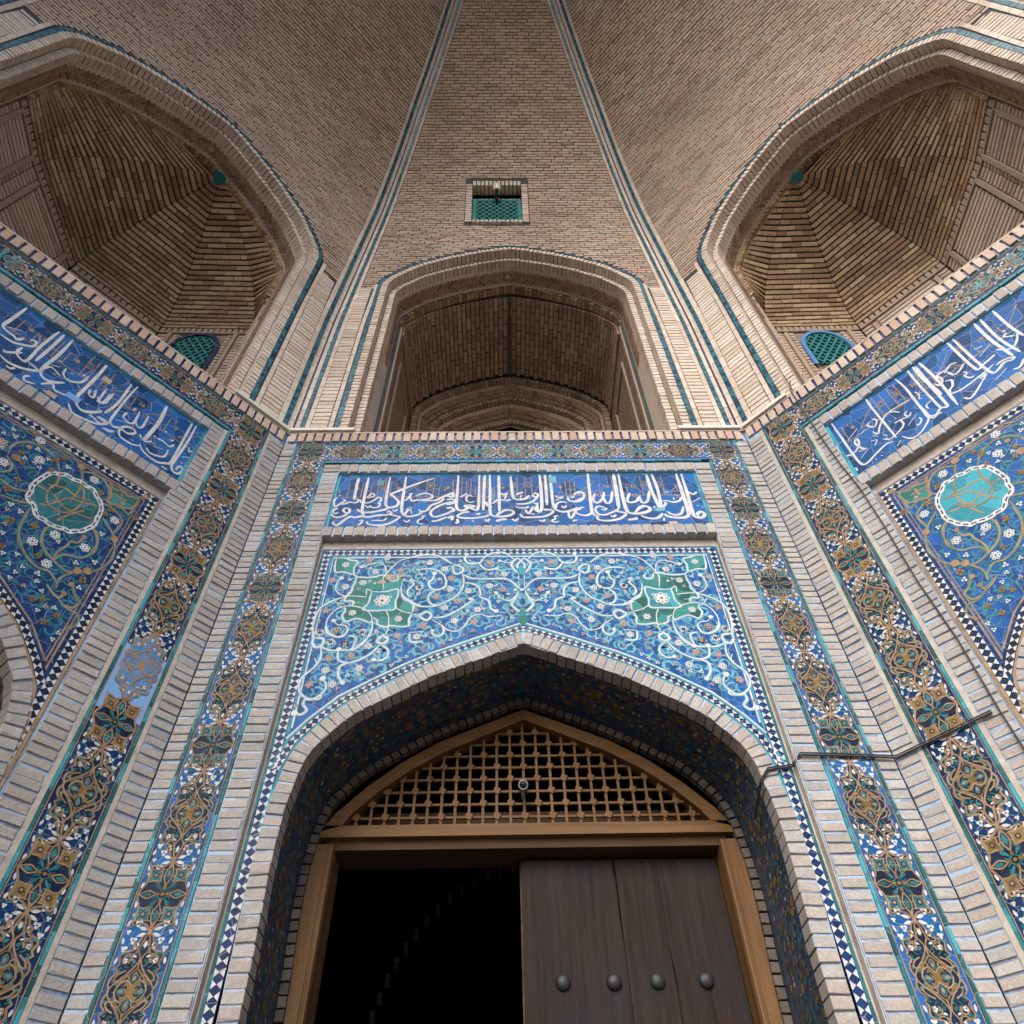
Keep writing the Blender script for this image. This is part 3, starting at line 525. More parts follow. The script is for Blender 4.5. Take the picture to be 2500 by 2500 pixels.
# unseen closing shell, added to keep light from leaking in behind the walls
mb = MB()
mb.box(-7.5, 7.8, 8.4, 9.0, 0, 21)
mb.box(-8.2, -7.5, -3.5, 9.0, 0, 21)
mb.box(7.8, 8.5, -3.5, 9.0, 0, 21)
mb.box(-8.2, 8.5, -3.5, 9.0, 20.3, 21)  # unseen roof, added to cut the light from above
mb.box(-8.2, -4.95, -3.9, -3.3, 0, 21)
mb.box(5.25, 8.5, -3.9, -3.3, 0, 21)
op = [(4.95, 0), (4.95, 12.8), (4.7, 14.7), (3.9, 16.5), (2.6, 18.0), (1.2, 19.1), (0, 19.8)]  # unseen front arch screen, its opening shaped to shade the vault top
for sg in (1, -1):
    for a, b in zip(op, op[1:]):
        for y in (-3.9, -3.35):
            q = [(XC + sg * a[0], y, a[1]), (XC + sg * 8.2, y, a[1]), (XC + sg * 8.2, y, b[1]), (XC + sg * b[0], y, b[1])]
            mb.add(q, [(0, 1, 2, 3)])
        mb.add([(XC + sg * a[0], -3.9, a[1]), (XC + sg * a[0], -3.35, a[1]), (XC + sg * b[0], -3.35, b[1]), (XC + sg * b[0], -3.9, b[1])], [(0, 1, 2, 3)])
mb.add([(-8.2, -3.9, 19.8), (8.5, -3.9, 19.8), (8.5, -3.9, 21), (-8.2, -3.9, 21)], [(0, 1, 2, 3)])
mb.add([(-8.2, -3.35, 19.8), (8.5, -3.35, 19.8), (8.5, -3.35, 20.3), (-8.2, -3.35, 20.3)], [(0, 1, 2, 3)])
mb.obj('unseen_shade_shell', M['dark_core'], kind='structure')
# ================================================================= LOWER WALLS
ARCH_OUT = [(1.50, -1.6), (1.505, 1.15), (1.527, 1.87), (1.527, 2.15), (1.515, 2.3), (1.49, 2.49), (1.43, 2.68), (1.34, 2.80), (1.18, 2.97), (0.95, 3.12), (0.78, 3.225), (0.61, 3.315), (0.30, 3.45), (0, 3.575)]
ARCH_IN = [(1.395, -1.6), (1.40, 1.15), (1.412, 1.87), (1.412, 2.25), (1.40, 2.40), (1.365, 2.53), (1.27, 2.675), (1.10, 2.83), (0.90, 2.985), (0.60, 3.145), (0.30, 3.31), (0, 3.46)]
def interp(P, u):
    """height of a half arch at |u| (upper part)"""
    for i in range(len(P) - 1, 0, -1):
        a, b = P[i], P[i - 1]
        if a[0] <= u <= b[0]:
            return a[1] + (b[1] - a[1]) * (u - a[0]) / max(1e-9, b[0] - a[0])
    return P[-4][1]
FLOWERS = {}
def flower_mesh(kind, side):
    k = (kind, side)
    if k in FLOWERS:
        return FLOWERS[k]
    old = REF[0]
    REF[0] = 0.0
    mb = MB()
    col = {'w': 0, 'W': 0, 's': 0, 'p': 1, 'q': 1, 'o': 2}[kind]
    big = kind in 'wpo'
    n = 6 if kind in 'wW' else 5
    R0, r = (0.021, 0.0125) if big else (0.011, 0.0085)
    if kind == 'o':
        n, R0, r = 4, 0.016, 0.011
    if kind == 'W':
        n, R0, r = 8, 0.048, 0.02
    if kind in 'sq':
        n = 3
    for i in range(n):
        a = 2 * math.pi * i / n + 0.4
        disc(mb, R0 * math.cos(a), R0 * math.sin(a), r, -0.002, col, 8)
        if big and kind != 'o' or kind == 'W':
            disc(mb, R0 * math.cos(a), R0 * math.sin(a), r * 0.36, -0.0045, 3, 6)
    disc(mb, 0, 0, R0 * 0.75, -0.003, col, 8)
    disc(mb, 0, 0, r * (0.5 if big else 0.6), -0.0055, 2 if kind == 'p' else 3, 6)
    REF[0] = old
    FLOWERS[k] = mb.mesh('flower', [M['white'], M['rose'], M['ochre'], M['navy']])
    return FLOWERS[k]
# ---- border medallions --------------------------------------------------
def sym4(p):
    return [p, [(a, -b) for a, b in p], [(-a, b) for a, b in p], [(-a, -b) for a, b in p]]
MOTIF = {}
def motif(kind, pal):
    key = (kind, pal)
    if key in MOTIF:
        return MOTIF[key]
    REF[0] = 0.0
    mb = MB()
    OUT, FILL, GOLD, WH, TE = 0, 1, 2, 3, 4
    w = 0.0085 if pal == 'c' else 0.0115
    if kind == 'cartouche':
        q = [(0.262, 0), (0.243, 0.026), (0.215, 0.036), (0.205, 0.058), (0.178, 0.052), (0.172, 0.092), (0.150, 0.105), (0.118, 0.094), (0.100, 0.108), (0.082, 0.090), (0.060, 0.112), (0.030, 0.116), (0, 0.104)]
        loop = q + [(-a, b) for a, b in reversed(q[:-1])]
        loop = loop + [(a, -b) for a, b in reversed(loop[1:-1])]
        flat_poly(mb, [(b, a) for a, b in loop], -0.002, FILL)
        ribbon(mb, [(b, a) for a, b in catmull(loop + [loop[0]], 2)], w, -0.0045, OUT, taper=False)
        fill = [(0.105, 0), (0.07, 0.035), (0.03, 0.085), (0, 0.055), (-0.03, 0.085), (-0.07, 0.035), (-0.105, 0), (-0.07, -0.035), (-0.03, -0.085), (0, -0.055), (0.03, -0.085), (0.07, -0.035)]
        flat_poly(mb, [(b, a) for a, b in fill], -0.0035, GOLD)
        for l in ([(0.075, 0.012), (0.05, 0.04), (0.02, 0.045)], [(0.03, 0.012), (0.045, 0.03), (0.03, 0.05), (0.012, 0.062)], [(0.09, 0.0), (0.065, 0.02), (0.03, 0.0)], [(0.0, 0.03), (0.018, 0.05), (0.0, 0.075)], [(0.008, 0.02), (0.02, 0.03), (0.008, 0.045)]):
            for s_4 in sym4(l):
                ribbon(mb, catmull([(b, a) for a, b in s_4], 3), w * 0.95, -0.0045, FILL)
        for g_ in ((0.13, 0.03), (0.045, 0.1), (0.16, 0.08)):
            for s_4 in sym4([g_]):
                disc(mb, s_4[0][1], s_4[0][0], 0.010, -0.0035, TE, 6, 1.5, 0.8, 0.7)
        for a, b in ((0.055, 0), (-0.055, 0), (0, 0.045), (0, -0.045)):
            drop(mb, b, a, 0.05, 0.03, math.pi / 2 if b == 0 else 0, -0.005, TE)
            drop(mb, b, a, 0.025, 0.014, math.pi / 2 if b == 0 else 0, -0.0065, OUT)
        lines = [[(0.262, 0), (0.215, 0.018), (0.175, 0.022), (0.14, 0.004), (0.09, 0.028), (0.03, 0.09), (0.0, 0.108)],
                 [(0.14, 0.0), (0.10, 0.0)],
                 [(0.12, 0.052), (0.145, 0.045), (0.155, 0.065), (0.14, 0.085), (0.12, 0.078)],
                 [(0.09, 0.05), (0.07, 0.085), (0.045, 0.095), (0.045, 0.07), (0.062, 0.06)],
                 [(0.02, 0.0), (0.045, 0.03), (0.03, 0.06), (0.0, 0.075)],
                 [(0.20, 0.05), (0.185, 0.03), (0.165, 0.035)]]
        for l in lines:
            for s in sym4(l):
                ribbon(mb, catmull([(b, a) for a, b in s], 3), w * 0.8, -0.0075, OUT, taper=False)
        for s in (1, -1):
            drop(mb, 0, s * 0.205, 0.045, 0.026, math.pi / 2, -0.004, TE)
            drop(mb, 0, s * 0.205, 0.032, 0.016, math.pi / 2, -0.0055, WH)
            for t in (1, -1):
                for i in range(5):
                    an = i * 1.257
                    disc(mb, t * 0.074 + 0.0085 * math.cos(an), s * 0.132 + 0.0085 * math.sin(an), 0.006, -0.006, WH, 6)
                drop(mb, t * 0.033, s * 0.152, 0.022, 0.011, 0.4 * t, -0.0055, WH)
                drop(mb, t * 0.036, s * 0.205, 0.018, 0.010, 1.2 * t, -0.0055, WH)
                drop(mb, t * 0.085, s * 0.085, 0.026, 0.012, 0.8 * t * s, -0.0055, TE)
    else:
        q = [(0.178, 0), (0.155, 0.022), (0.140, 0.055), (0.150, 0.098), (0.105, 0.105), (0.085, 0.098), (0.050, 0.105), (0.028, 0.118), (0, 0.126)]
        loop = q + [(-a, b) for a, b in reversed(q[:-1])]
        loop = loop + [(a, -b) for a, b in reversed(loop[1:-1])]
        flat_poly(mb, [(b, a) for a, b in loop], -0.002, FILL)
        ribbon(mb, [(b, a) for a, b in catmull(loop + [loop[0]], 2)], w, -0.0045, OUT, taper=False)
        for s in (1, -1):
            for t in (1, -1):
                c = (t * 0.066, s * 0.098)
                sq = [(0.034, 0.034), (0.004, 0.028), (-0.030, 0.034), (-0.028, 0.0), (-0.034, -0.032), (0.0, -0.028), (0.032, -0.034), (0.028, 0.004)]
                sq = [(c[0] + a, c[1] + b) for a, b in sq]
                flat_poly(mb, sq, -0.0055, GOLD if pal == 's' else TE)
                ribbon(mb, sq + [sq[0]], w * 0.75, -0.0075, OUT, taper=False)
                disc(mb, c[0], c[1], 0.015, -0.0075, FILL, 8)
                disc(mb, c[0], c[1], 0.009, -0.0095, OUT, 6)
            pet = [(0, 0.045), (0.014, 0.075), (0.022, 0.105), (0.006, 0.15), (0, 0.165), (-0.006, 0.15), (-0.022, 0.105), (-0.014, 0.075)]
            pt = [(a, s * b) for a, b in pet]
            ribbon(mb, catmull(pt + [pt[0]], 2), w * 0.7, -0.006, OUT, taper=False)
            drop(mb, 0, s * 0.105, 0.06, 0.024, math.pi / 2, -0.004, TE)
            pt = [(s * b * 0.74, a * 0.9) for a, b in pet]
            ribbon(mb, catmull(pt + [pt[0]], 2), w * 0.7, -0.006, OUT, taper=False)
            drop(mb, s * 0.08, 0, 0.05, 0.022, 0, -0.004, TE)
            disc(mb, 0, s * 0.035, 0.012, -0.007, GOLD, 6, 0.7, 1.4)
            disc(mb, s * 0.03, 0, 0.012, -0.007, GOLD, 6, 1.4, 0.7)
            for t in (1, -1):
                drop(mb, t * 0.03, s * 0.04, 0.05, 0.014, s * t * 0.9, -0.005, TE)
        disc(mb, 0, 0, 0.010, -0.008, GOLD, 6)
    rdm = random.Random(9 if kind == 'cartouche' else 10)
    ext = 0.24 if kind == 'cartouche' else 0.15
    for _ in range(16 if kind == 'cartouche' else 12):
        a_, b_ = rdm.uniform(0.03, ext), rdm.uniform(0.015, 0.10)
        if kind == 'cartouche' and (a_ / 0.25) + (b_ / 0.2) > 1.15:
            continue
        rr, a0_ = rdm.uniform(0.010, 0.020), rdm.uniform(0, 6.28)
        arc_ = [(a_ + rr * math.cos(a0_ + j_ * 0.7), b_ + rr * math.sin(a0_ + j_ * 0.7)) for j_ in range(5)]
        for s_4 in sym4(arc_):
            ribbon(mb, [(q_[1], q_[0]) for q_ in s_4], 0.0055, -0.0042, rdm.choice((TE, TE, GOLD)) if False else (TE if _ % 3 else OUT))
    if kind == 'cross':
        for s_4 in sym4([(0.05, 0.03), (0.07, 0.075)]):
            ribbon(mb, [(q_[1], q_[0]) for q_ in s_4], 0.009, -0.005, GOLD)
        for s_4 in sym4([(0.125, 0.055), (0.13, 0.02)]):
            ribbon(mb, [(q_[1], q_[0]) for q_ in s_4], 0.007, -0.005, OUT)
    if pal == 'b':    # light blue repair
        mats = [M['tan'], M['blue_mid'], M['tan'], M['white'], M['blue_mid']]
    elif pal == 'c':
        mats = [M['tan'], M['ink'], M['ochre'], M['white'], M['teal']]
    elif pal == 't':
        mats = [M['tan'], M['ink'], M['leaf'], M['white'], M['turq']]
    else:
        mats = [M['tan'], M['ink'], M['ochre'], M['white'], M['leaf_side']]
    MOTIF[key] = mb.mesh(kind + '_medallion', mats)
    return MOTIF[key]
def blossom_group(lh):
    """the white petals and trefoils scattered round the knot between two medallions"""
    k = ('bl', lh)
    if k in MOTIF:
        return MOTIF[k]
    REF[0] = 0.0
    mb = MB()
    for s in (1, -1):
        for t in (1, -1):
            drop(mb, t * 0.038, s * 0.015, 0.048, 0.018, t * s * 0.28 + (0 if t > 0 else math.pi), -0.003, 0)
            for (x, z, r) in ((0.068, 0.040, 0.0098), (0.100, 0.078, 0.0088), (0.105, 0.0, 0.0065)):
                if r:
                    for i in range(3):
                        a = i * 2.094 + 0.5
                        disc(mb, t * x + r * math.cos(a), s * z + r * math.sin(a), r * 0.95, -0.003, 0, 7)
                    if x < 0.08:
                        disc(mb, t * x, s * z, 0.005, -0.005, 2, 6)
            drop(mb, t * 0.118, s * 0.042, 0.036, 0.014, math.pi / 2 + 0.25 * t * s, -0.003, 0)
            drop(mb, t * 0.119, s * 0.132, 0.036, 0.014, math.pi / 2 - 0.2 * t * s, -0.003, 0)
            drop(mb, t * 0.045, s * 0.075, 0.026, 0.013, 0.7 * t * s, -0.003, 0)
            for (x, z, an) in ((0.085, 0.058, 1.0), (0.06, 0.06, 2.2), (0.105, 0.10, 0.4), (0.09, 0.02, 2.6), (0.05, 0.095, 0.9), (0.115, 0.07, 1.8), (0.03, 0.05, 0.3), (0.11, 0.105, 2.2)):
                drop(mb, t * x, s * z, 0.04, 0.009, an * t * s, -0.0015, 1)
    disc(mb, 0, 0, 0.011, -0.008, 3, 8, 0.9, 1.4)
    MOTIF[k] = mb.mesh('blossom_group', [M['white'], M['leaf_side'], M['navy'], M['tan']])
    return MOTIF[k]
def checker(mb, P, w, step, y, mi, flip=False):
    Q = resample(P, step)
    for i in range(len(Q) - 1):
        a, b = Q[i], Q[i + 1]
        dx, dz = b[0] - a[0], b[1] - a[1]
        l = math.hypot(dx, dz) or 1
        dx, dz = dx / l, dz / l
        cx, cz = (a[0] + b[0]) / 2, (a[1] + b[1]) / 2
        nx, nz = -dz, dx
        for s in (1, -1):
            h, e = w / 2, step * 0.40
            flat_poly(mb, [(cx + nx * s * h - dx * e, cz + nz * s * h - dz * e), (cx + nx * s * h + dx * e, cz + nz * s * h + dz * e), (cx + nx * s * h * 0.06, cz + nz * s * h * 0.06)], y, mi)
def build_wall(k):
    mw = MW[k]
    side = k != 0
    s_ = 0.98 if side else 1.0
    bo, bi, pi_, si = (2.04, 1.705, 1.56, 1.512) if side else (2.095, 1.768, 1.62, 1.60)
    label = {0: 'middle tiled wall over the open doorway, with a full line of white calligraphy',
             -1: 'left tiled wall with turquoise medallion, its border patched in light blue tile',
             1: 'right tiled wall with turquoise medallion, crossed by black cables'}[k]
    wl = thing('portal_wall', mw, label, 'tiled wall', 'tiled lower walls of the portal')
    A_out = [(u * (0.975 if side else 1), v) for u, v in ARCH_OUT]
    A_in = [(u * (0.975 if side else 1), v) for u, v in ARCH_IN]
    VB = -1.0 if not side else -1.0
    bm_ = M['brick_low']
    # --- backing of joints and core
    mb = MB()
    for sg in (1, -1):
        x = sorted((sg * bo, sg * (HW + 0.0)))
        mb.box(x[0], x[1], 0.010, 0.3, 0, Z(6.07), 0)
        x = sorted((sg * (pi_ - 0.0), sg * bi))
        mb.box(x[0], x[1], 0.010, 0.3, 0, Z(5.57), 0)
        if side:
            x = sorted((sg * (si + 0.006), sg * pi_))
            mb.box(x[0], x[1], 0.010, 0.3, 0, Z(4.572), 0)
    mb.box(-pi_, pi_, 0.010, 0.3, Z(5.445), Z(5.57), 0)
    mb.box(-pi_, pi_, 0.010, 0.3, Z(4.578), Z(4.682), 0)
    mb.obj('joint_bed', M['joint_low'], wl)
    mb = MB(); mb.box(-HW + 0.05, HW - 0.05, 0.008, 0.5, Z(5.925), Z(6.06))
    mb.obj('parapet_joint', M['joint_navy'], wl)
    # recessed core in front of which panels sit, following the arch
    mb = MB()
    us = [1.2 * i / 24 for i in range(25)] + [1.2 + 0.02 * i for i in range(1, 16)]
    us = [u * (0.975 if side else 1) for u in us]
    umax = A_out[3][0]
    us = [u for u in us if u < umax - 0.004] + [umax]
    def av(P, u):
        return interp(P[3:], u)
    for sg in (1, -1):
        for i in range(len(us) - 1):
            a, b = us[i], us[i + 1]
            q = [(sg * a, 0.075, Z(av(A_out, a) - 0.02)), (sg * b, 0.075, Z(av(A_out, b) - 0.02)), (sg * b, 0.075, Z(5.6)), (sg * a, 0.075, Z(5.6))]
            mb.add(q, [(0, 1, 2, 3)] if sg > 0 else [(3, 2, 1, 0)])
        mb.add([(sg * umax, 0.075, 0), (sg * HW, 0.075, 0), (sg * HW, 0.075, Z(6.0)), (sg * umax, 0.075, Z(6.0))], [(0, 1, 2, 3)])
    mb.obj('wall_core', M['plaster'], wl)
    # --- brick strips
    p = 0.062
    n = int((5.93 + 1.0) / p)
    for i in range(n):
        v = -1.0 + (i + 0.5) * p
        for sg in (1, -1):
            w = HW - bo - 0.006
            rz = random.uniform(-0.004, 0.004)
            gp = 0.032 if side else 0.0
            w -= gp
            add_piece(wl, mw, 'brick', bm_, pm(sg * (bo + gp + w / 2 + 0.003), 0.0445, Z(v) + rz, w, 0.085, p * 0.78, jit=0.005))
            if v < 5.55:
                pin = (si + 0.004) if (side and v < 4.57) else pi_
                w = bi - gp - pin - 0.008
                add_piece(wl, mw, 'brick', bm_, pm(sg * (pin + w / 2 + 0.004), 0.0445, Z(v) - rz, w, 0.085, p * 0.78, jit=0.005))
    # reveal of the frame down to the recessed panel
    mb = MB()
    for sg in (1, -1):
        x = sorted((sg * pi_, sg * (pi_ - 0.006)))
        mb.box(x[0], x[1], 0.02, 0.09, 0, Z(4.58))
    for sg in (1, -1):
        if side:
            mb.v, mb.f, mb.m = mb.v, mb.f, mb.m
            for x0 in (bo + 0.001, bi - 0.031):
                x = sorted((sg * x0, sg * (x0 + 0.030)))
                mb.box(x[0], x[1], 0.004, 0.09, 0, Z(5.92 if x0 > 2 else 5.57))
    if side:
        mb.v = mb.v[16:]; mb.f = [tuple(i - 16 for i in f) for f in mb.f[12:]]; mb.m = mb.m[12:]
    mb.obj('plaster_strip', M['plaster'], wl, kind='stuff')
    # header rows: parapet, over the inscription, under the inscription
    def row(name, v0, v1, pitch, y0, y1, mat, u1, frac=0.8):
        m = int(2 * u1 / pitch)
        for i in range(m):
            u = -u1 + (i + 0.5) * (2 * u1 / m)
            add_piece(wl, mw, name, mat, pm(u, (y0 + y1) / 2, Z((v0 + v1) / 2), (v1 - v0), y1 - y0, pitch * frac, ax=(0, 0, 1), az=(-1, 0, 0), jit=0.006))
    row('parapet_brick', 5.93, 6.065, 0.083, -0.012, 0.10, M['brick_top'], HW - 0.02, 0.78)
    row('header_brick', 5.45, 5.565, 0.090, 0.0, 0.06, bm_, pi_, 0.86)
    row('header_brick', 4.575, 4.685, 0.086, -0.004, 0.075, bm_, pi_, 0.84)
    mb = MB(); mb.box(-HW, HW, -0.01, 1.0, Z(6.066), Z(6.085))
    mb.obj('parapet_top', M['plaster'], wl)
    # --- voussoirs round the arch
    mid = [((a[0] + b[0]) / 2, 0) for a, b in zip(A_out, A_out)]
    outer = full(A_out)
    dth = 0.108
    cpath = resample(catmull(offset_path(outer, dth / 2), 3), 0.068)
    for i in range(len(cpath) - 1):
        a, b = cpath[i], cpath[i + 1]
        dx, dz = b[0] - a[0], b[1] - a[1]
        l = math.hypot(dx, dz)
        dx, dz = dx / l, dz / l
        cx, cz = (a[0] + b[0]) / 2, (a[1] + b[1]) / 2
        if cz < -1:
            continue
        add_piece(wl, mw, 'voussoir', bm_, pm(cx, 0.11, Z(cz), dth, 0.115, l * 0.86, ax=(dz, 0, -dx), az=(dx, 0, dz), jit=0.006))
    mb = MB()
    q1, q2 = outer, offset_path(outer, dth - 0.006)
    for i in range(len(q1) - 1):
        mb.add([(q1[i][0], 0.062, Z(q1[i][1])), (q1[i + 1][0], 0.062, Z(q1[i + 1][1])), (q2[i + 1][0], 0.062, Z(q2[i + 1][1])), (q2[i][0], 0.062, Z(q2[i][1]))], [(3, 2, 1, 0)], 0)
    q3 = offset_path(outer, dth - 0.014)
    for i in range(len(q3) - 1):
        mb.add([(q3[i][0], 0.062, Z(q3[i][1])), (q3[i + 1][0], 0.062, Z(q3[i + 1][1])), (q3[i + 1][0], 0.165, Z(q3[i + 1][1])), (q3[i][0], 0.165, Z(q3[i][1]))], [(0, 1, 2, 3)], 1)
    mb.obj('voussoir_joint', [M['joint_low'], M['dark_core']], wl)
    # --- soffit of the doorway arch
    inner = catmull(offset_path(outer, dth - 0.004), 3)
    mb = MB()
    for i in range(len(inner) - 1):
        a, b = inner[i], inner[i + 1]
        mb.add([(a[0], 0.15, Z(a[1])), (b[0], 0.15, Z(b[1])), (b[0], 0.75, Z(b[1])), (a[0], 0.75, Z(a[1]))], [(0, 1, 2, 3)], 0)
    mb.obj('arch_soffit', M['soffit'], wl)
    # curling flowers and leaves of the soffit mosaic
    mb = MB()
    rp = resample(inner, 0.045)
    rd = random.Random(5)
    for i in range(len(rp) - 1):
        a, b = rp[i], rp[i + 1]
        if b[1] < 0.3:
            continue
        dx, dz = b[0] - a[0], b[1] - a[1]
        l = math.hypot(dx, dz)
        dx, dz = dx / l, dz / l
        nx, nz = dz, -dx
        for yy in range(7):
            y = 0.2 + 0.06 * yy + rd.uniform(-0.02, 0.02)
            r = rd.uniform(0.008, 0.026)
            mi = rd.choice((0, 1, 1, 2, 2, 3))
            r *= 0.55 if mi == 0 else 1
            t0 = rd.uniform(0, l)
            px, pz = a[0] + dx * t0 + nx * 0.003, a[1] + dz * t0 + nz * 0.003
            m_ = 6 if mi != 2 else 4
            an0 = rd.uniform(0, 3)
            vs = []
            for j in range(m_):
                an = 2 * math.pi * j / m_
                e, g_ = r * math.cos(an) * (1.0 if mi != 2 else 1.6), r * math.sin(an) * (1.0 if mi != 2 else 0.5)
                e, g_ = e * math.cos(an0) - g_ * math.sin(an0), e * math.sin(an0) + g_ * math.cos(an0)
                vs.append((px + dx * e, y + g_, Z(pz + dz * e)))
            mb.add(vs, [tuple(range(m_))], mi)
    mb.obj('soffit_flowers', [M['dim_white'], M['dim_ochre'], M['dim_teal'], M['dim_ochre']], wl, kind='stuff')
    # inner brick rim of the arch
    rim = resample(offset_path(inner, 0.028), 0.066)
    for i in range(len(rim) - 1):
        a, b = rim[i], rim[i + 1]
        if b[1] < 0:
            continue
        dx, dz = b[0] - a[0], b[1] - a[1]
        l = math.hypot(dx, dz)
        dx, dz = dx / l, dz / l
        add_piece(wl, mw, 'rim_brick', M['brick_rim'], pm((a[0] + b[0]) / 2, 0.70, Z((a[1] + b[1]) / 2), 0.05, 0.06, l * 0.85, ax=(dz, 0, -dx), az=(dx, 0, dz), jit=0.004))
    REF[0] = None
    # --- tiled border (U shape) ------------------------------------------
    mb = MB()
    vt, vtin = 5.925, 5.595
    e = 0.022
    for sg in (1, -1):
        x = sorted((sg * (bi + e), sg * (bo - e)))
        mb.box(x[0], x[1], 0.006, 0.05, Z(-1.2), Z(vt - e))
    mb.box(-(bi + e), bi + e, 0.006, 0.05, Z(vtin + e), Z(vt - e))
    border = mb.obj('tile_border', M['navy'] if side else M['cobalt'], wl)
    # edge tiles
    edge = MB(); edge.add(*UNITS[3]); em = {}
    def etile(u, v, w, h, mat):
        link('edge_tile', unit_mesh(3, mat), border, pm(u, 0.012, Z(v), w, 0.022, h))
    for sg in (1, -1):
        vv = -0.9
        while vv < vt - 0.02:
            h = random.choice((0.11, 0.13, 0.15))
            h = min(h, vt - vv)
            etile(sg * (bo - 0.010), vv + h / 2, 0.018, h - 0.004, M['teal'] if random.random() < 0.7 else M['turq'])
            if vv + h < vtin + 0.15:
                etile(sg * (bi + 0.010), min(vv, vtin - h) + h / 2, 0.018, h - 0.004, M['turq'] if random.random() < 0.6 else M['teal'])
            vv += h
    uu = -bo + 0.02
    while uu < bo - 0.02:
        h = 0.14
        link('edge_tile', unit_mesh(3, M['teal']), border, pm(uu + h / 2, 0.012, Z(vt - 0.010), h - 0.004, 0.022, 0.018))
        if abs(uu + h / 2) < bi:
            link('edge_tile', unit_mesh(3, M['turq']), border, pm(uu + h / 2, 0.012, Z(vtin + 0.010), h - 0.004, 0.022, 0.018))
        uu += h
    mb = MB()
    for sg in (1, -1):
        for x in (bo - 0.026, bi + 0.026):
            ribbon(mb, [(sg * x, Z(-1.2)), (sg * x, Z(vt - 0.03))], 0.006, 0.003, 0, taper=False)
    for v in (vt - 0.026, vtin + 0.026):
        ribbon(mb, [(-bi, Z(v)), (bi, Z(v))], 0.006, 0.003, 0, taper=False)
    mb.obj('tan_edge_line', M['tan'], border)
    uc = (bo + bi) / 2
    kx = (bo - bi) / 0.327
    seq = [('cross', 5.766), ('cartouche', 5.335), ('cross', 4.895), ('cartouche', 4.437), ('cross', 3.99), ('cartouche', 3.586), ('cartouche', 3.062), ('cross', 2.643), ('cartouche', 2.20), ('cross', 1.756), ('cartouche', 1.31), ('cross', 0.87), ('cartouche', 0.42), ('cross', -0.02)]
    knots = [(seq[i][1] + seq[i + 1][1] + (0.083 if seq[i][0] == 'cartouche' and seq[i + 1][0] == 'cross' else (-0.083 if seq[i + 1][0] == 'cartouche' and seq[i][0] == 'cross' else 0)) * -1.0) / 2 for i in range(len(seq) - 1)]
    for sg in (1, -1):
        for kind, v in seq:
            patch = (k == -1 and sg == 1 and 2.7 < v < 3.2)
            pal = 'b' if patch else ('s' if side else 'c')
            if patch:
                pb = MB(); pb.box(bi + e, bo - e, 0.0035, 0.03, Z(2.69), Z(3.17))
                pb.obj('repaired_tile', M['sky_tile'], border, label='light blue painted repair in the dark border')
            m = Matrix.Translation((sg * uc, 0.004 if not patch else 0.001, Z(v))) @ Matrix.Diagonal((kx * sg, 1, 1, 1))
            link(kind + '_medallion', motif(kind, pal), border, m)
        for v in knots:
            if k == -1 and sg == 1 and 2.7 < v < 3.15:
                continue
            link('blossom_group', blossom_group(0), border, Matrix.Translation((sg * uc, 0.004, Z(v))) @ Matrix.Diagonal((kx, 1, 1, 1)))
    # top run
    rotq = Matrix.Rotation(R(90), 4, 'Y')
    tops = [('cartouche', 1.54 * s_), ('cross', 1.155 * s_), ('cartouche', 0.77 * s_), ('cross', 0.385 * s_), ('cartouche', 0)]
    for kind, u in tops:
        for sg in ((1, -1) if u else (1,)):
            m = Matrix.Translation((sg * u, 0.004, Z(5.765))) @ rotq @ Matrix.Diagonal((0.9, 1, 0.86 if kind == 'cartouche' else 0.9, 1))
            inner_pale = abs(u) < 1.2 if not side else (sg == k)
            link(kind + '_medallion', motif(kind, 't' if inner_pale else ('s' if side else 'c')), border, m)
    for u in (0.19, 0.58, 0.96, 1.345, 1.74):
        for sg in (1, -1):
            link('blossom_group', blossom_group(0), border, Matrix.Translation((sg * u * s_, 0.004, Z(5.765))) @ rotq @ Matrix.Diagonal((0.9, 1, 0.8, 1)))
    REF[0] = 0.030
    # --- inscription panel ------------------------------------------------
    mb = MB(); mb.box(-pi_ + 0.002, pi_ - 0.002, 0.030, 0.07, Z(4.687), Z(5.448))
    ip = mb.obj('inscription_panel', M['cobalt_text'], wl)
    mb = MB()
    for v in (4.698, 5.44):
        ribbon(mb, [(-pi_, Z(v)), (pi_, Z(v))], 0.022, 0.026, 0, taper=False)
    for sg in (1, -1):
        ribbon(mb, [(sg * (pi_ - 0.014), Z(4.69)), (sg * (pi_ - 0.014), Z(5.44))], 0.024, 0.0255, 0, taper=False)
    mb.obj('turquoise_edging', M['turq'], ip)
    T = {0: TEXT_C, -1: TEXT_L, 1: TEXT_R}[k]
    for w, pts in parse(T):
        mb = MB()
        ribbon(mb, [(u, Z(v)) for u, v in catmull(pts, 4)], w * (1.06 if k == 0 else 0.70), 0.0265 - random.uniform(0, 0.0012), 0, pen=True)
        mb.obj('letter_stroke', M['white'], ip)
    # thin square Kufic lines and knots behind the tall letters
    mb = MB()
    rd = random.Random(11 + k)
    vk, vtop = 5.115, 5.40
    uspan = (-1.55, 1.55) if k == 0 else ((0.0, 1.5) if k < 0 else (-1.5, 0.0))
    ribbon(mb, [(uspan[0], Z(vk)), (uspan[1], Z(vk))], 0.009, 0.029, 0, taper=False)
    u = uspan[0] + 0.05
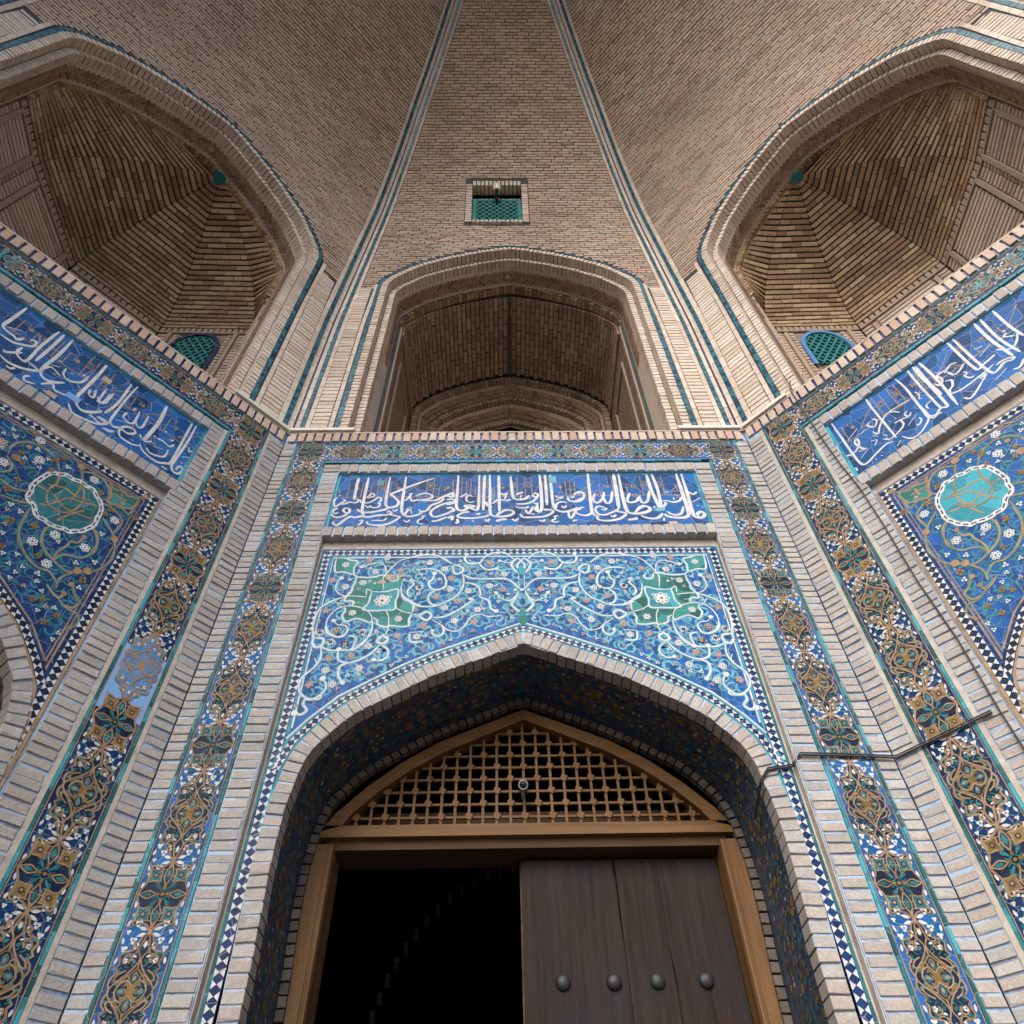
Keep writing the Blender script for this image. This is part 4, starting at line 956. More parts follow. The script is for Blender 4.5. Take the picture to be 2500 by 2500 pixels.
    while u < uspan[1] - 0.08:
        c = rd.random()
        x0 = u
        if c < 0.3:      # interlaced knot
            cz = (vk + vtop) / 2 + 0.02
            for r in (0.045, 0.022):
                q = [(u + 0.05 + r * math.cos(a * math.pi / 4) * (1 if a % 2 else 0.75), Z(cz + r * math.sin(a * math.pi / 4) * (1 if a % 2 else 0.75))) for a in range(9)]
                ribbon(mb, q, 0.008, 0.0287, 0, taper=False)
            for du in (0.02, 0.08):
                ribbon(mb, [(u + du, Z(vk)), (u + du, Z(cz - 0.035))], 0.008, 0.0285, 0, taper=False)
                ribbon(mb, [(u + du, Z(cz + 0.035)), (u + du, Z(vtop))], 0.008, 0.0285, 0, taper=False)
            flat_poly(mb, [(u + 0.05 - 0.016, Z(cz)), (u + 0.05, Z(cz - 0.016)), (u + 0.066, Z(cz)), (u + 0.05, Z(cz + 0.016))], 0.027, 1)
            u += 0.13
        elif c < 0.6:    # square hook
            hh = rd.uniform(0.12, 0.25)
            ribbon(mb, [(u, Z(vk)), (u, Z(vk + hh)), (u + 0.05, Z(vk + hh)), (u + 0.05, Z(vk + hh - 0.05))], 0.008, 0.0285, 0, taper=False)
            q = [(u + 0.075, vk + 0.10), (u + 0.095, vk + 0.125), (u + 0.075, vk + 0.15), (u + 0.055, vk + 0.125)]
            flat_poly(mb, [(a, Z(b)) for a, b in q], 0.0285, 0)
            u += 0.12
        elif c < 0.8:    # long slanting arm
            ribbon(mb, [(u, Z(vk + 0.05)), (u + 0.16, Z(vk + 0.22))], 0.008, 0.0285, 0, taper=False)
            ribbon(mb, [(u, Z(vk + 0.05)), (u + 0.13, Z(vk + 0.05)), (u + 0.16, Z(vk))], 0.008, 0.0285, 0, taper=False)
            u += 0.18
        else:
            for du in (0, 0.04, 0.08):
                ribbon(mb, [(u + du, Z(vk)), (u + du, Z(vk + rd.uniform(0.12, 0.28)))], 0.008, 0.0285, 0, taper=False)
            ribbon(mb, [(u, Z(vk + 0.09)), (u + 0.08, Z(vk + 0.09))], 0.008, 0.0285, 0, taper=False)
            u += 0.12
    mb.obj('kufic_background_line', [M['tan'], M['teal']], ip)
    # odd repair tiles
    if k == 0:
        for (u, v, w_, h_, mt) in ((1.29, 4.735, 0.07, 0.045, 'rubble'), (0.31, 5.35, 0.07, 0.10, 'leaf'), (-1.23, 5.32, 0.06, 0.07, 'leaf'), (1.20, 4.92, 0.10, 0.05, 'leaf')):
            b = MB(); b.box(u - w_ / 2, u + w_ / 2, 0.0275, 0.04, Z(v - h_ / 2), Z(v + h_ / 2)); b.obj('patched_tile', M[mt], ip)
    elif k == -1:
        for (u, v, w_, h_, mt) in ((0.72, 5.25, 0.07, 0.06, 'rubble'), (0.62, 4.86, 0.10, 0.06, 'sky_tile'), (0.50, 4.76, 0.07, 0.05, 'rubble')):
            b = MB(); b.box(u - w_ / 2, u + w_ / 2, 0.0275, 0.04, Z(v - h_ / 2), Z(v + h_ / 2)); b.obj('patched_tile', M[mt], ip)
    REF[0] = 0.067
    # --- spandrel panel ---------------------------------------------------
    mb = MB()
    ytile = 0.067
    vtop = 4.485
    for sg in (1, -1):
        for i in range(len(us) - 1):
            a, b = us[i], us[i + 1]
            q = [(sg * a, ytile, Z(av(A_out, a))), (sg * b, ytile, Z(av(A_out, b))), (sg * b, ytile, Z(vtop)), (sg * a, ytile, Z(vtop))]
            mb.add(q, [(0, 1, 2, 3)] if sg > 0 else [(3, 2, 1, 0)])
        q = [(sg * umax, ytile, Z(-1.2)), (sg * si, ytile, Z(-1.2)), (sg * si, ytile, Z(vtop)), (sg * umax, ytile, Z(vtop))]
        if si > umax:
            mb.add(q, [(0, 1, 2, 3)] if sg > 0 else [(3, 2, 1, 0)])
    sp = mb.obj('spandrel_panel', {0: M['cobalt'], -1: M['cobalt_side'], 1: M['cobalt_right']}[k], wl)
    # borders of the spandrel
    arc_r = catmull(A_out[3:], 4)
    def arc_off(d):
        P = offset_path(full(A_out[3:]), -d)
        return P
    def frame_path(d, vb):
        return [(-si + d, vb), (-si + d, vtop - d), (si - d, vtop - d), (si - d, vb)]
    mb = MB()
    zz = lambda P: [(u, Z(v)) for u, v in P]
    ydn = ytile
    foot = 2.75
    specs = [(0.010, 0.020, 'green' if not side else 'tan', -1.0), (0.048, 0.062, 'ink' if side else 'navy', -1.0), (0.089, 0.016, 'turq' if not side else 'navy', foot), (0.105, 0.013, 'white' if not side else 'tan', foot + 0.05)]
    names = ['green', 'tan', 'ink', 'navy', 'turq', 'white', 'teal']
    mats = [M[q] for q in names]
    for d, w_, col, vb in specs:
        ribbon(mb, zz(frame_path(d, vb)), w_, ydn - 0.002 - 0.0004 * specs.index((d, w_, col, vb)), names.index('teal' if col == 'green' else col), taper=False)
    if side:
        ribbon(mb, zz(frame_path(0.128, foot + 0.1)), 0.010, ydn - 0.004, names.index('tan'), taper=False)
    for d, w_, col in ((0.010, 0.018, 'turq' if not side else 'tan'), (0.045, 0.050, 'navy' if not side else 'ink'), (0.078, 0.014, 'turq' if not side else 'navy'), (0.092, 0.012, 'white' if not side else 'tan')):
        P = [q for q in arc_off(d) if abs(q[0]) < si - d * 0.4]
        ribbon(mb, zz(P), w_, ydn - 0.0045 - d * 0.01, names.index(col), taper=False)
    mb.obj('spandrel_edging', mats, sp)
    mb = MB()
    checker(mb, zz(frame_path(0.048, -0.9)[:2]), 0.052, 0.052, ydn - 0.0065, 0)
    checker(mb, zz(frame_path(0.048, -0.9)[1:3]), 0.052, 0.052, ydn - 0.0065, 0)
    checker(mb, zz(frame_path(0.048, -0.9)[2:]), 0.052, 0.052, ydn - 0.0065, 0)
    P = [q for q in arc_off(0.045) if abs(q[0]) < si - 0.05]
    checker(mb, zz(P), 0.042, 0.050, ydn - 0.0075, 0)
    mb.obj('white_checker_tiles', M['white'], sp, kind='stuff')
    def inside(u, v, mrg=0.0):
        u = abs(u)
        if u > si - 0.125 - mrg or v > vtop - 0.125 - mrg:
            return False
        return v > (av(A_out, u) + 0.13 + mrg + max(0, u - 1.0) * 0.25) and u < umax - 0.02
    # pale vines and leaves that fill the ground
    mb = MB()
    rd = random.Random(3)
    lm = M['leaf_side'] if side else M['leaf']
    pts = []
    tries = 0
    while tries < 5200:
        tries += 1
        u, v = rd.uniform(0, si), rd.uniform(2.7, vtop)
        if not inside(u, v):
            continue
        mind = 0.048 if not side else 0.056
        if any((u - a) ** 2 + (v - b) ** 2 < mind * mind for a, b in pts):
            continue
        pts.append((u, v))
    for (u, v) in pts:
        a0 = rd.uniform(0, 6.28)
        for s in (1, -1):
            r = rd.uniform(0.03, 0.045)
            arc = []
            for j in range(6):
                an = a0 + s * j * 0.42
                rr = r * (1 - 0.05 * j)
                arc.append((u + rr * math.cos(an) - r * math.cos(a0), v + rr * math.sin(an) - r * math.sin(a0)))
            if not all(inside(*q) for q in arc):
                continue
            for g in (1, -1):
                ribbon(mb, [(g * q[0], Z(q[1])) for q in arc], 0.017 if not side else 0.013, ydn - 0.0015, 0)
    mb.obj('leaf_scrolls', lm, sp, kind='stuff')
    # main scrolls
    SCR, BL, FLW = (SCROLL_S, BLOB_S, FLOWER_S) if side else (SCROLL_C, BLOB_C, FLOWER_C)
    smat = M['tan'] if side else M['white']
    for w, pts in parse(SCR):
        for g in (1, -1):
            q = [(g * abs(u) if abs(u) > 0.02 or True else u, Z(v)) for u, v in catmull(pts, 5)]
            mb = MB()
            if side or w > 0.0115:
                ribbon(mb, q, w * (0.7 if side else 1) + 0.010, ydn - 0.0035 - random.uniform(0, 0.0006), 1)
            ribbon(mb, q, w * (0.62 if side else 1.0), ydn - 0.006 - random.uniform(0, 0.0010), 0)
            mb.obj('scroll', [smat, M['leaf_side'] if side else M['leaf']], sp)
    for u, v, r in parse_b(BL):
        for g in (1, -1):
            mb = MB(); old = REF[0]; REF[0] = None; disc(mb, 0, 0, r, 0, 0, 10); REF[0] = old
            link('scroll_bud', mb.mesh('scroll_bud', [smat]), sp, Matrix.Translation((g * abs(u), ydn - 0.0032, Z(v))))
    for u, v, t in parse_b(FLW):
        if not inside(u, v, -0.03):
            continue
        for g in (1, -1):
            sc = 0.92 if not side else 1.05
            link('flower', flower_mesh(t, side), sp, Matrix.Translation((g * abs(u), ydn - 0.0028, Z(v))) @ Matrix.Rotation(g * (u * 7 + v * 3), 4, 'Y') @ Matrix.Diagonal((sc, 1, sc, 1)))
    taken = [(abs(u), v) for u, v, _t in parse_b(FLW)] + [(abs(u), v) for w_, p_ in parse(SCR) for u, v in catmull(p_, 3)]
    rd = random.Random(17)
    mcx, mcv = 0.99, 3.98
    for _ in range(900):
        u, v = rd.uniform(0.02, si), rd.uniform(2.8, vtop)
        if not inside(u, v, 0.02) or (side and math.hypot(u - mcx, v - mcv) < 0.26):
            continue
        if any((u - a) ** 2 + (v - b) ** 2 < 0.045 ** 2 for a, b in taken):
            continue
        taken.append((u, v))
        kind_ = rd.choice('ssq' if not side else 'ssoq')
        for g in (1, -1):
            link('flower', flower_mesh(kind_, side), sp, Matrix.Translation((g * u, ydn - 0.0026, Z(v))) @ Matrix.Rotation(rd.uniform(0, 6), 4, 'Y') @ Matrix.Diagonal((0.85, 1, 0.85, 1)))
    if side:
        for g in (1, -1):
            md = [(g * u / 1000, Z(v / 1000)) for u, v in MEDALLION]
            cx = sum(q[0] for q in md) / len(md); cz = sum(q[1] for q in md) / len(md)
            mb = MB()
            flat_poly(mb, md, ydn - 0.0065, 0)
            sc = [(cx + (q[0] - cx) * 0.955, cz + (q[1] - cz) * 0.955) for q in md]
            loop = catmull(md + [md[0]], 3)
            ribbon(mb, loop, 0.034, ydn - 0.008, 1, taper=False)
            lk = resample(loop, 0.055)
            for i in range(0, len(lk) - 1):
                a, b = lk[i], lk[i + 1]
                ribbon(mb, [(a[0] + (b[0] - a[0]) * 0.15, a[1] + (b[1] - a[1]) * 0.15), (a[0] + (b[0] - a[0]) * 0.8, a[1] + (b[1] - a[1]) * 0.8)], 0.009, ydn - 0.0105, 2, taper=False)
            for w, pts in parse(SCROLL_M):
                ribbon(mb, [(g * u, Z(v)) for u, v in catmull(pts, 4)], 0.013, ydn - 0.0095, 3, taper=False)
            mb.obj('round_medallion', [M['turq'] if k == 1 else M['teal'], M['white'], M['ink'], M['tan']], sp)
            st = [(g * u / 1000, Z(v / 1000)) for u, v in STAR]
            mb = MB()
            flat_poly(mb, st, ydn - 0.0065, 0)
            ribbon(mb, st + [st[0]], 0.014, ydn - 0.0085, 1, taper=False)
            ca = (sum(q[0] for q in st) / len(st), sum(q[1] for q in st) / len(st))
            for i in range(4):
                drop(mb, ca[0] + 0.03 * math.cos(i * 1.571), ca[1] + 0.02 * math.sin(i * 1.571), 0.05, 0.02, i * 1.571, ydn - 0.010, 1)
            mb.obj('palmette', [M['green'], M['tan']], sp)
    else:
        for g in (1, -1):
            for j, poly in enumerate(GREEN):
                q = [(g * abs(u) / 1000, Z(v / 1000)) for u, v in poly]
                mb = MB(); flat_poly(mb, q, ydn - 0.0028 - 0.0002 * j, 0)
                mb.obj('green_lobe', M['green'] if j != 3 else M['turq'], sp)
        # centre ornaments
        mb = MB()
        disc(mb, 0, Z(3.70 + 0.0), 0.045, ydn - 0.009, 0, 12, 0.85, 1.0)
        drop(mb, 0, Z(3.775), 0.08, 0.05, math.pi / 2, ydn - 0.0092, 0)
        drop(mb, 0, Z(4.215), 0.11, 0.07, math.pi / 2, ydn - 0.009, 1)
        mb.obj('centre_drop', [M['green'], M['turq']], sp)
        mb = MB()
        rd = random.Random(21)
        for (u, v, r) in ((-1.02, 4.15, 0.05), (-0.94, 4.17, 0.035), (-1.08, 4.10, 0.03)):
            q = [(u + r * rd.uniform(0.6, 1.3) * math.cos(i * 0.63), Z(v + r * rd.uniform(0.4, 0.9) * math.sin(i * 0.63))) for i in range(10)]
            flat_poly(mb, q, ydn - 0.0105, 0)
        mb.obj('broken_glaze', M['rubble'], sp, label='patch where the glaze has broken away')
    REF[0] = None
    return wl
WALLS = {k: build_wall(k) for k in (0, -1, 1)}
# plain outer walls of the recess
for k in (-2, 2):
    mb = MB()
    mb.add([(-HW, 0, 0), (HW, 0, 0), (HW, 0, Z(9.9)), (-HW, 0, Z(9.9))], [(0, 1, 2, 3)])
    mb.add([(-HW, 0.3, 0), (HW, 0.3, 0), (HW, 0.3, Z(9.9)), (-HW, 0.3, Z(9.9))], [(3, 2, 1, 0)])
    o = mb.obj('outer_wall', M['courses'], kind='structure')
    o.matrix_world = MW[k]
# ================================================================= VAULT BAYS
PROF = [(4, 6.05), (4, 8.5), (4, 9.6), (3.99, 10.1), (3.975, 10.42), (3.95, 11.0), (3.91, 11.57), (3.83, 12.14), (3.71, 12.71), (3.54, 13.26), (3.33, 13.79), (3.06, 14.31), (2.77, 14.81), (2.46, 15.29), (2.12, 15.76), (1.77, 16.22), (1.40, 16.66), (1.0, 17.08), (0.5, 17.5), (-0.1, 17.85), (-0.6, 18.05), (-1.1, 18.2)]
KF = [(6, 1.0), (8.5, 1.0), (9.9, 0.985), (11, 0.97), (12.14, 0.95), (13.3, 0.935), (14.8, 0.915), (16.66, 0.86), (18.3, 0.84)]
def lin(T, x, i=0, j=1):
    if x <= T[0][i]:
        return T[0][j]
    for a, b in zip(T, T[1:]):
        if x <= b[i]:
            return a[j] + (b[j] - a[j]) * (x - a[i]) / (b[i] - a[i])
    return T[-1][j]
TH = math.tan(R(PHI / 2))
def gore(kind, v):
    """(lean towards the room, half width) at height v"""
    y = lin(PROF, v, 1, 0)
    h = (y - AY) * TH * lin(KF, v)
    if kind == 0:
        return D - y, h
    rad = math.hypot(h, y - AY)
    a = math.atan2(h, y - AY)
    b = R(PHI) - a
    return (D - AY) - rad * math.cos(b), rad * math.sin(b)
def rows(kind, v0, v1, pitch):
    out, v = [], v0
    while v < v1:
        l0, _ = gore(kind, v)
        l1, _ = gore(kind, v + 0.05)
        b = math.atan2(l1 - l0, 0.05)
        out.append((v + pitch / 2 * math.cos(b), b))
        v += pitch * math.cos(b)
    return out
NICHE = [(1.78, 6.09), (1.78, 9.72), (1.72, 9.9), (1.60, 10.08), (1.36, 10.36), (0.95, 10.63), (0.60, 10.80), (0.25, 10.93), (0, 11.0)]
def niche_half(v, grow=0.03):
    if v < 9.72:
        return 1.78 + grow
    if v > 11.0 + grow:
        return None
    H = [(a + grow * 0.7, b + grow) for a, b in NICHE]
    for a, b in zip(H, H[1:]):
        if a[1] <= v <= b[1]:
            return a[0] + (b[0] - a[0]) * (v - a[1]) / (b[1] - a[1])
    return 0.05
def strip_on_gore(mb, kind, sg, d0, d1, v0, v1, proud, mi=0, seg=0.13, gap=0.004):
    for v, b in rows(kind, v0, v1, seg):
        l, h = gore(kind, v)
        hs = seg / 2 - gap
        q = []
        for t in (-1, 1):
            vv = v + t * hs * math.cos(b)
            ll, hh = gore(kind, vv)
            for d in (d0, d1):
                q.append((sg * (hh - d), -ll - proud, Z(vv)))
        q2 = [(a, y + 0.03, z) for a, y, z in q]
        vs = q + q2
        mb.add(vs, [(0, 1, 3, 2), (4, 5, 1, 0), (2, 3, 7, 6), (0, 2, 6, 4), (1, 5, 7, 3)], mi)
def build_bay(k):
    mw = MW[k]
    kind = 0 if k == 0 else 1
    label = {0: 'middle vault bay, narrow brick facet rising over the small square window',
             -1: 'left vault bay, broad brick facet curving over the left dark niche',
             1: 'right vault bay, broad brick facet curving over the right dark niche',
             -2: 'outermost left vault bay, a sliver of brick in the top left corner',
             2: 'outermost right vault bay, a sliver of brick in the top right corner'}[k]
    bay = thing('vault_bay', mw @ Matrix.Translation((0, 0, Z(6.09))), label, 'brick vault', 'brick vault bays above the tiled walls')
    off = Matrix.Translation((0, 0, -Z(6.09)))
    base = bpy.data.objects.new('bay_frame', None)   # placeholder removed below
    bpy.data.objects.remove(base)
    # work in wall coordinates: shift children through their local matrix
    outer_bay = abs(k) == 2
    # backing (joint colour)
    mb = MB()
    vs_ = [6.08 + i * 0.12 for i in range(102)]
    for v0, v1 in zip(vs_, vs_[1:]):
        l0, h0 = gore(kind, v0); l1, h1 = gore(kind, v1)
        vm = (v0 + v1) / 2
        a0, a1 = niche_half(v0, 0.0), niche_half(v1, 0.0)
        if outer_bay:
            a0 = a1 = None
        y0, y1 = -l0 + 0.012, -l1 + 0.012
        if a0 is None or (a1 is None and a0 is None):
            if k == 0 and 11.78 < vm < 13.02:
                for (ua, ub) in ((None, -0.57), (0.21, None)):
                    A0 = -h0 if ua is None else ua; A1 = -h1 if ua is None else ua
                    B0 = h0 if ub is None else ub; B1 = h1 if ub is None else ub
                    mb.add([(A0, y0, Z(v0)), (B0, y0, Z(v0)), (B1, y1, Z(v1)), (A1, y1, Z(v1))], [(0, 1, 2, 3)])
            else:
                mb.add([(-h0, y0, Z(v0)), (h0, y0, Z(v0)), (h1, y1, Z(v1)), (-h1, y1, Z(v1))], [(0, 1, 2, 3)])
        else:
            a1 = a1 if a1 is not None else 0.0
            for sg in (1, -1):
                q = [(sg * a0, y0, Z(v0)), (sg * h0, y0, Z(v0)), (sg * h1, y1, Z(v1)), (sg * a1, y1, Z(v1))]
                mb.add(q, [(0, 1, 2, 3)] if sg > 0 else [(3, 2, 1, 0)])
    ob = mb.obj('joint_bed', M['joint_up'] if not outer_bay else M['courses'], bay)
    ob.matrix_local = off
    # fold bands: each glazed or pale strip is a part
    def band(name, mat, sg, d0, d1, v0, v1, proud, seg):
        mb = MB()
        strip_on_gore(mb, kind, sg, d0, d1, v0, v1, proud, 0, seg)
        o_ = mb.obj(name, mat, bay)
        o_.matrix_local = off
    for sg in (1, -1):
        if kind == 0:
            band('pale_band', M['brick_edge'], sg, 0.002, 0.020, 6.1, 18, 0.004, 0.2)
            band('glazed_band', M['rope_dark'], sg, 0.022, 0.040, 6.1, 18, 0.012, 0.16)
            band('pale_band', M['brick_edge'], sg, 0.042, 0.088, 6.1, 18, 0.002, 0.21)
            band('glazed_band', M['rope'], sg, 0.091, 0.135, 6.1, 18, 0.012, 0.17)
            band('pale_band', M['brick_edge'], sg, 0.138, 0.185, 6.1, 18, 0.003, 0.22)
        else:
            band('pale_band', M['brick_edge'], sg, 0.002, 0.040, 6.1, 18, 0.003, 0.22)
            band('glazed_band', M['rope'], sg, 0.043, 0.092, 6.1, 18, 0.012, 0.17)
            band('pale_band', M['brick_edge'], sg, 0.095, 0.150, 6.1, 18, 0.003, 0.22)
    if outer_bay:
        return bay
    # ladder panel beside the niche
    Lin = 1.86
    mb = MB()
    d_out = 0.188 if kind == 0 else 0.153
    for sg in (1, -1):
        band('pale_band', M['brick_edge'], sg, HW - 1.845, HW - 1.80, 6.1, 9.55, 0.002, 0.2)
    sh = -Z(6.09)
    def piece(name, mat, m):
        m = m.copy(); m.translation.z += sh
        add_piece(bay, mw @ Matrix.Translation((0, 0, Z(6.09))), name, mat, m)
    pitch = 0.072
    n = int((9.6 - 6.1) / pitch)
    rdb = random.Random(40 + k)
    bu = M['brick_up']
    for i in range(n):
        v = 6.1 + (i + 0.5) * pitch
        w = HW - d_out - 1.852
        for sg in (1, -1):
            piece('ladder_brick', M['brick_edge'], pm(sg * (1.852 + w / 2), 0.03, Z(v), w, 0.07, pitch * 0.84, jit=0.002))
    # running bond of the facet
    ri = 0
    for v, b in rows(kind, 6.1 + n * pitch, 17.6, pitch):
        ri += 1
        l, h = gore(kind, v)
        L = h - (d_out if v > 9.6 else 0)
        segs = []
        a = niche_half(v)
        if a is not None:
            segs = [(-L, -a), (a, L)]
        elif k == 0 and 11.74 < v < 13.12:
            segs = [(-L, -0.69), (0.33, L)]
        else:
            segs = [(-L, L)]
        cb, sb = math.cos(b), math.sin(b)
        for (s0, s1) in segs:
            if s1 - s0 < 0.03:
                continue
            x = s0
            while x < s1 - 0.012:
                g0 = 0.104 * (ri % 2) + 0.03 * math.sin(ri * 1.7)
                nxt = (math.floor((x - g0) / 0.208 + 1e-6) + 1) * 0.208 + g0
                if nxt - x < 0.05:
                    nxt += 0.208
                x1 = min(s1, nxt + rdb.uniform(-0.006, 0.006))
                if s1 - x1 < 0.05:
                    x1 = s1
                w = x1 - x - (0.010 if kind == 0 else 0.005)
                if w > 0.01:
                    o = 0.03 + rdb.uniform(-0.003, 0.003)
                    piece('brick', bu, pm((x + x1) / 2, -l + o * cb, Z(v) + o * sb * 0 , w, 0.06, pitch * (0.79 if kind == 0 else 0.74), ay=(0, cb, sb), az=(0, -sb, cb), jit=0.0015))
                x = x1
    # window in the middle bay
    if k == 0:
        def P(u, v, y=0.0):
            l, _ = gore(0, v)
            return (u, -l + y, Z(v))
        u0, u1, v0, v1 = -0.58, 0.215, 11.82, 12.90
        for i in range(int((v1 - v0 + 0.08) / pitch)):
            v = v0 - 0.02 + (i + 0.5) * pitch
            l, _ = gore(0, v); l2, _ = gore(0, v + 0.05); b = math.atan2(l2 - l, 0.05)
            for uu in (u0 - 0.055, u1 + 0.055):
                piece('window_jamb_brick', M['brick_edge'], pm(uu, -l + 0.06, Z(v), 0.10, 0.16, pitch * 0.8, ay=(0, math.cos(b), math.sin(b)), az=(0, -math.sin(b), math.cos(b))))
        for i in range(12):
            uu = u0 + (i + 0.5) * (u1 - u0) / 12
            for vv, y0, hh in ((12.97, 0.07, 0.12), (12.70, 0.24, 0.30), (11.77, 0.04, 0.06)):
                l, _ = gore(0, vv)
                l2, _ = gore(0, vv + 0.05); b = math.atan2(l2 - l, 0.05)
                piece('window_header_brick', M['brick_edge'], pm(uu, -l + y0, Z(vv), hh, 0.18, (u1 - u0) / 12 * 0.78, ax=(0, -math.sin(b), math.cos(b)), ay=(0, math.cos(b), math.sin(b)), az=(-1, 0, 0)))
        mb = MB()
        for (va, vb_) in ((11.8, 12.9),):
            la = gore(0, va)[0]; lb = gore(0, vb_)[0]
            for uu, s in ((u0, 1), (u1, -1)):
                q = [(uu, -la, Z(va)), (uu, -la + 0.45, Z(va)), (uu, -lb + 0.45, Z(vb_)), (uu, -lb, Z(vb_))]
                mb.add(q, [(0, 1, 2, 3)] if s > 0 else [(3, 2, 1, 0)])
            mb.add([(u0 - 0.15, -la + 0.45, Z(va - 0.2)), (u1 + 0.15, -la + 0.45, Z(va - 0.2)), (u1 + 0.15, -lb + 0.45, Z(vb_ + 0.25)), (u0 - 0.15, -lb + 0.45, Z(vb_ + 0.25))], [(0, 1, 2, 3)])
        ob = mb.obj('window_recess', M['dark_core'], bay); ob.matrix_local = off
        # pierced turquoise grille
        l0 = gore(0, 11.85)[0]; l1 = gore(0, 12.62)[0]
        gx, gh = 0.79, math.hypot(12.58 - 11.85, l1 - l0)
        gb = math.atan2(l1 - l0, 0.77)
        mb = lattice_mesh(gx, gh, 6, 10, 0.035, 0.065)
        gm = Matrix.Translation((-0.183, -l0 + 0.03, Z(11.85) + sh)) @ Matrix.Rotation(gb, 4, 'X')
        link('window_grille', mb.mesh('window_grille', [M['grille']]), bay, gm)
    return bay
def lattice_mesh(w, h, nx, nz, bar, edge, arch=False):
    """a plate pierced with staggered hexagons, with a plain frame"""
    mb = MB()
    t = 0.03
    dx, dz = (w - 2 * edge) / nx, (h - 2 * edge) / nz
    for j in range(nz):
        for i in range(nx + 1):
            cx = -w / 2 + edge + (i + (0.5 if j % 2 else 0)) * dx
            cz = edge + (j + 0.5) * dz
            if cx > w / 2 - edge + 0.001:
                continue
            if arch:
                top = h * (0.62 + 0.38 * math.sqrt(max(0, 1 - (abs(cx) / (w / 2)) ** 2)))
                if cz > top - edge * 0.6:
                    continue
            o, r = [], []
            for q in range(6):
                a = q * math.pi / 3
                o.append((cx + dx * 0.60 * math.cos(a), cz + dz * 1.18 * math.sin(a) * 0.78))
                r.append((cx + dx * 0.34 * math.cos(a), cz + dz * 0.62 * math.sin(a)))
            lim = lambda p: (max(-w / 2 + edge * 0.6, min(w / 2 - edge * 0.6, p[0])), max(edge * 0.6, min(h - edge * 0.6, p[1])))
            o = [lim(p) for p in o]; r = [lim(p) for p in r]
            vs = [(p[0], 0, p[1]) for p in o] + [(p[0], 0, p[1]) for p in r] + [(p[0], t, p[1]) for p in r]
            fs = []
            for q in range(6):
                n_ = (q + 1) % 6
                fs.append((q, n_, 6 + n_, 6 + q)); fs.append((6 + q, 6 + n_, 12 + n_, 12 + q))
            jj = 0.0004 * ((i * 7 + j * 3) % 5)
            vs = [(a, b_ + jj, c) for a, b_, c in vs]
            mb.add(vs, fs)
    if not arch:
        for (x0, x1, z0, z1) in ((-w / 2, -w / 2 + edge, 0, h), (w / 2 - edge, w / 2, 0, h), (-w / 2 + edge, w / 2 - edge, 0, edge * 0.7), (-w / 2 + edge, w / 2 - edge, h - edge * 0.7, h)):
            mb.box(x0, x1, -0.004, t, z0, z1)
    return mb
BAYS = {k: build_bay(k) for k in (0, -1, 1, -2, 2)}
# ================================================================= NICHES
def ring_boxes(root, mw, name, mat, P, dd, w, y0, y1, pitch, frac=0.84, lean=True, kind=0, vmin=6.1, fill=True):
    Q = resample(offset_path(P, dd + w / 2), pitch)
    for i in range(len(Q) - 1):
        a, b = Q[i], Q[i + 1]
        dx, dz = b[0] - a[0], b[1] - a[1]
        l = math.hypot(dx, dz)
        dx, dz = dx / l, dz / l
        cx, cz = (a[0] + b[0]) / 2, (a[1] + b[1]) / 2
        if cz < vmin:
            continue
        ln = gore(kind, cz)[0] if lean else 0
        add_piece(root, mw, name, mat, pm(cx, (y0 + y1) / 2 - ln, Z(cz), w, y1 - y0, l * frac, ax=(dz, 0, -dx), az=(dx, 0, dz), jit=0.002))
def sheet_between(mb, P1, y1, P2, y2, mi=0, kind=0, lean1=True, lean2=True, flip=False):
    for i in range(len(P1) - 1):
        a, b, c, d = P1[i], P1[i + 1], P2[i + 1], P2[i]
        f1 = lambda p, y, L: (p[0], y - (gore(kind, p[1])[0] if L else 0), Z(p[1]))
        mb.add([f1(a, y1, lean1), f1(b, y1, lean1), f1(c, y2, lean2), f1(d, y2, lean2)], [(3, 2, 1, 0) if not flip else (0, 1, 2, 3)], mi)
